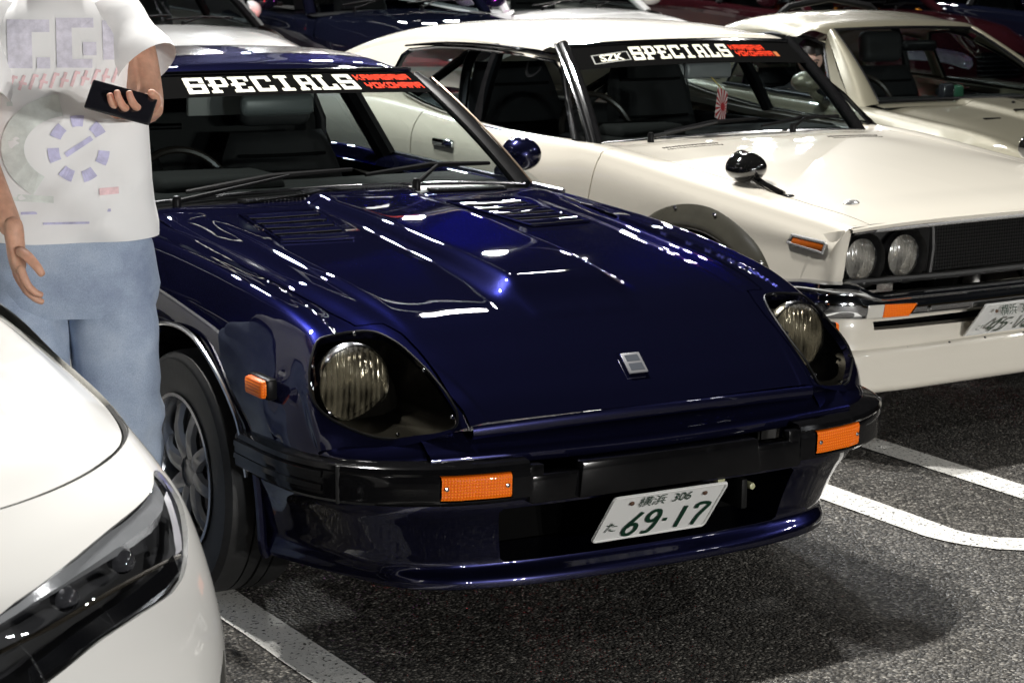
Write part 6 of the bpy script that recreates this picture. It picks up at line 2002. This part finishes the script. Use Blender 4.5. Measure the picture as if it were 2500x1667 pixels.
for k in range(11):
    x = -.125 + k * .0235
    ink_line(b_, [(x, 1.298 + .002 * k), (x + .013, 1.332 + .002 * k)], .007)
    if k % 2: ink_line(b_, [(x, 1.316 + .002 * k), (x + .018, 1.312 + .002 * k)], .006)
    else: ink_line(b_, [(x + .010, 1.331 + .002 * k), (x + .021, 1.328 + .002 * k)], .006)
bm_obj('print_red_line', b_, rd_, ts, smooth=0)
b_ = bmesh.new()
ink_line(b_, [(-.13, 1.268), (.12, 1.279)], .010)
arc = [(.015 + .135 * math.cos(a), 1.165 + .105 * math.sin(a)) for a in np.linspace(1.75, 4.1, 18)]
ink_line(b_, arc, .052)
ink_line(b_, [(-.16, 1.052), (-.03, 1.048)], .016)
bm_obj('print_green', b_, gr_, ts, smooth=0)
b_ = bmesh.new()
for k in range(7):
    a = .5 + k * .87
    ink_line(b_, [(.03 + .058 * math.cos(a + q), 1.165 + .066 * math.sin(a + q)) for q in np.linspace(0, .48, 5)], .026)
ink_line(b_, [(-.105, 1.015), (.10, 1.022)], .006)
ink_line(b_, [(-.055, .992), (.05, .995)], .005)
ink_line(b_, [(.0, 1.15), (.06, 1.19)], .012)
bm_obj('print_blue_ring', b_, bl_, ts, smooth=0)
b_ = bmesh.new(); ink_line(b_, [(.075, 1.064), (.12, 1.066)], .016)
bm_obj('print_red_mark', b_, rd_, ts, smooth=0)
# jeans: seat and two wide legs
jb = grid_bm(dense(ring_loft([(0, .005, 1.01, .165, .115), (0, .008, .95, .195, .132), (0, .012, .86, .213, .148), (0, .012, .79, .214, .142), (0, .012, .76, .205, .13)], 40, .01, 4), .03, .025))
for s, kn, an in ((1, J['knR'], J['anR']), (-1, J['knL'], J['anL'])):
    lg = [(s * .095, .012, .86, .095, .120), (s * .102, .008, .78, .104, .126), (s * .106, .0 + kn[1] * .5, .64, .104, .112), (kn[0], kn[1] + .01, .50, .102, .102), (kn[0] * .5 + an[0] * .5, (kn[1] + an[1]) / 2, .30, .104, .102), (an[0], an[1], .13, .108, .108), (an[0], an[1], .06, .110, .110)]
    merge(jb, grid_bm(dense(ring_loft(lg, 40, .06, 9 + s), .02, .02)))
bmesh.ops.recalc_face_normals(jb, faces=jb.faces)
jb.normal_update()
for v in jb.verts:
    x, y, z = v.co
    k_ = math.exp(-((z - .80) / .09) ** 2) * .003 * math.sin(55 * z + 30 * abs(x)) + math.exp(-((z - .50) / .10) ** 2) * .006 * math.sin(60 * z - 18 * x) + math.exp(-((z - .14) / .10) ** 2) * .009 * math.sin(85 * z + 12 * x)
    v.co += v.normal * k_
je = bm_obj('jeans', jb, DENIM, per, smooth=80)
for nm, a, t in (('R', J['anR'], J['toR']), ('L', J['anL'], J['toL'])):
    sb_ = box_bm((a[0], (a[1] + t[1]) / 2 - .01, .045), (.095, .28, .085), .035, seg=4)
    bm_obj('shoe', sb_, simple('grey canvas shoe', (.22, .22, .23), .8), per, smooth=60)
# phone in the raised hand: a thing of its own
ph = empty('phone', (0, 0, 0), 0, 'black phone held up in the hand of the walking person', 'phone')
_m = Matrix.Translation(Vector((-1.14, .93, 0))) @ Euler((0, 0, -.33)).to_matrix().to_4x4()
_pl = _m @ Vector((.118, -.455, 1.298))
ph.location = _pl
ph.rotation_euler = (1.05, .25, -.55)
bm_obj('case', box_bm((0, 0, 0), (.146, .070, .009), .004), simple('phone black', (.01, .01, .012), .25), ph)
bm_obj('screen', box_bm((0, 0, .0053), (.138, .064, .001)), simple('phone glass', (.012, .012, .016), .05, coat=1.0), ph)

# ---- driver of the champagne coupe, seated at the open window
drv = empty('person', (0, 0, 0), 0, 'seated person with black hair at the window of the champagne coupe', 'person')
drv.location = Vector((4.668, 2.425, 0)) + Euler((0, 0, -.036)).to_matrix() @ Vector((-.36, 2.52, .0)); drv.rotation_euler = (0, 0, -.036)
Jd = [(0, .10, .46), (0, .16, .64), (0, .16, .80), (-.02, .10, .90), (-.07, .02, .95), (.16, .14, .83), (.20, -.05, .66), (.10, -.24, .74), (-.16, .14, .83), (-.22, -.03, .66), (-.10, -.22, .74), (.09, .05, .44), (.10, -.36, .50), (.10, -.62, .28), (-.09, .05, .44), (-.10, -.36, .50), (-.10, -.62, .28)]
ed2 = [(0, 1), (1, 2), (2, 3), (3, 4), (2, 5), (5, 6), (6, 7), (2, 8), (8, 9), (9, 10), (0, 11), (11, 12), (12, 13), (0, 14), (14, 15), (15, 16)]
bd_ = skin_mesh(Jd, ed2, [(.12, .10), (.11, .085), (.115, .085), .048, .05, .05, .038, .026, .05, .038, .026, .08, .055, .04, .08, .055, .04], 0, 2)
hd2 = add_head(drv, (-.10, -.04, 1.03), .205, (.3, 0, -.55), SKIN2, .5)
b2 = join_meshes([bd_] + hand((.10, -.24, .74), (-.3, -.6, .5), (-.8, 0, -.2), -1, .7) + hand((-.10, -.22, .74), (.3, -.6, .5), (.8, 0, -.2), 1, .7), 'b')
merge(b2, hd2)
bm_obj('body', b2, SKIN2, drv, smooth=80)
dj = grid_bm(dense(ring_loft([(0, .10, .42, .18, .15), (0, .14, .55, .165, .13), (0, .16, .70, .175, .125), (0, .16, .80, .185, .12), (0, .15, .86, .12, .09), (0, .135, .90, .062, .06)], 32, .02, 6), .04, .03))
for s, a, b3, c3 in ((1, Jd[5], Jd[6], Jd[7]), (-1, Jd[8], Jd[9], Jd[10])): merge(dj, tube_bm([a, b3, c3], [.07, .058, .045], 12))
bm_obj('black_top', dj, simple('black jersey', (.012, .012, .014), .85), drv, smooth=80)
tr_ = bmesh.new()
for s in (1, -1): merge(tr_, tube_bm([(s * .09, .08, .44), (s * .10, -.36, .50), (s * .10, -.60, .28)], [.10, .075, .06], 14))
bm_obj('trousers', tr_, simple('dark trousers', (.02, .02, .025), .85), drv, smooth=80)
# ================================================================ the row behind
BLACK_PAINT = paint('black paint', (.004, .005, .012), rough=.3, dust=.01, peel=.002, coatr=.008, spec=0.0)
DARK_PAINT = paint('dark maroon paint', (.025, .005, .007), rough=.3, dust=.01, peel=.002, coatr=.008, spec=0.0)
GREY_LENS = thin_glass('rear row lamp lens', (.8, .8, .82))
def back_car(name, label, loc, rz, pm, sz=1.0, sxs=1.0, roofh=1.5, hoodz=.93, glass=None, mirror_x=1.0, pillar=None):
    e, sh, hb_, full, hg_ = modern_car(name, label, loc, rz, pm, 'cars in the row behind', sz, sxs, cell=.05, roofh=roofh, hoodz=hoodz)
    Fp = full.reshape(-1, 3)
    for sx in (-1, 1):
        L2 = [(sx * x * sxs, z * sz) for x, z in LAMP]
        ln = cut(sh, L2, (0, 2), lambda c, sx=sx: c.y < 1.0 and c.x * sx > .2, near=.08, lip=.01, extract=True)
        lo = bm_obj('headlight', ln, GREY_LENS, e, smooth=60)
        hb2 = bmesh.new()
        def onf(x, z):
            d = (Fp[:, 0] - x) ** 2 + (Fp[:, 2] - z) ** 2 + np.where(Fp[:, 1] > 1.0, 9, 0)
            return Vector((x, float(Fp[np.argmin(d), 1]) + .012, z))
        vt = [hb2.verts.new(onf(x, z)) for x, z in L2]; vb_ = [hb2.verts.new(onf(x, z) + Vector((0, .08, 0))) for x, z in L2]
        n = len(L2)
        for k in range(n): hb2.faces.new((vt[k - 1], vt[k], vb_[k], vb_[k - 1]))
        hb2.faces.new(vb_)
        bm_obj('lamp_housing', hb2, SILV, lo)
    cut(sh, [(x * sxs, z * sz) for x, z in GRI], (0, 2), lambda c: c.y < .3, near=.08, lip=.03, lipdir=(0, 1, 0))
    bm_obj('grille_backing', box_bm((0, .10, .575 * sz), (.56, .02, .22)), DARK, e)
    for k in range(5): bm_obj('grille_bar', box_bm((0, .045, (.505 + k * .035) * sz), (.53, .02, .010), .003), CHROME_DULL, e)
    finish_modern(e, sh, hb_, pm, sz, sxs, roofh, hoodz, glass, mirror_x=mirror_x, pillar=pillar)
    return e
back_car('white_car', 'white car in the back row directly behind the navy coupe roof', (2.86, 8.72, 0), 0, PEARL, 1.03, mirror_x=.90, pillar=BLACK_TRIM)
back_car('black_van', 'glossy black van in the back row between two white cars', (4.92, 8.95, 0), .03, BLACK_PAINT, 1.10, 1.0, 1.85, .95)
back_car('white_compact', 'white compact car behind the cream coupe roof', (7.45, 10.45, 0), .02, PEARL, 1.05, .97)
back_car('maroon_car', 'dark maroon car in the far right of the back row', (9.75, 9.2, 0), .02, DARK_PAINT, 1.08)
back_car('black_car', 'black car seen over the champagne coupe roof at far right', (11.6, 7.9, 0), .05, BLACK_PAINT, 1.1)

# ---- coloured lights added out of view to tint the cars of the back row
def glow_tube(x, y, col, s, label):
    e = empty('added_light_tube', (x, y, 0), 0, label, 'lamp')
    bm_obj('stand', lathe_bm([(.001, .02), (.12, .018), (.13, 0)], 24, 'z'), BLACK_TRIM, e)
    bm_obj('pole', tube_bm([(0, 0, .01), (0, 0, .40)], .012, 8), BLACK_TRIM, e)
    bm_obj('tube', tube_bm([(0, 0, .40), (0, 0, .88)], .022, 12), emission('tube %.1f %.1f' % (x, s), col, s), e)
glow_tube(3.86, 8.75, (1.0, .04, .05), 320, 'added red glow tube between the white car and the black van')
glow_tube(6.02, 9.6, (.85, .12, 1.0), 260, 'added violet glow tube between the black van and the white compact')
glow_tube(9.05, 12.6, (1.0, .35, .05), 150, 'added orange glow tube beside the dark maroon car')
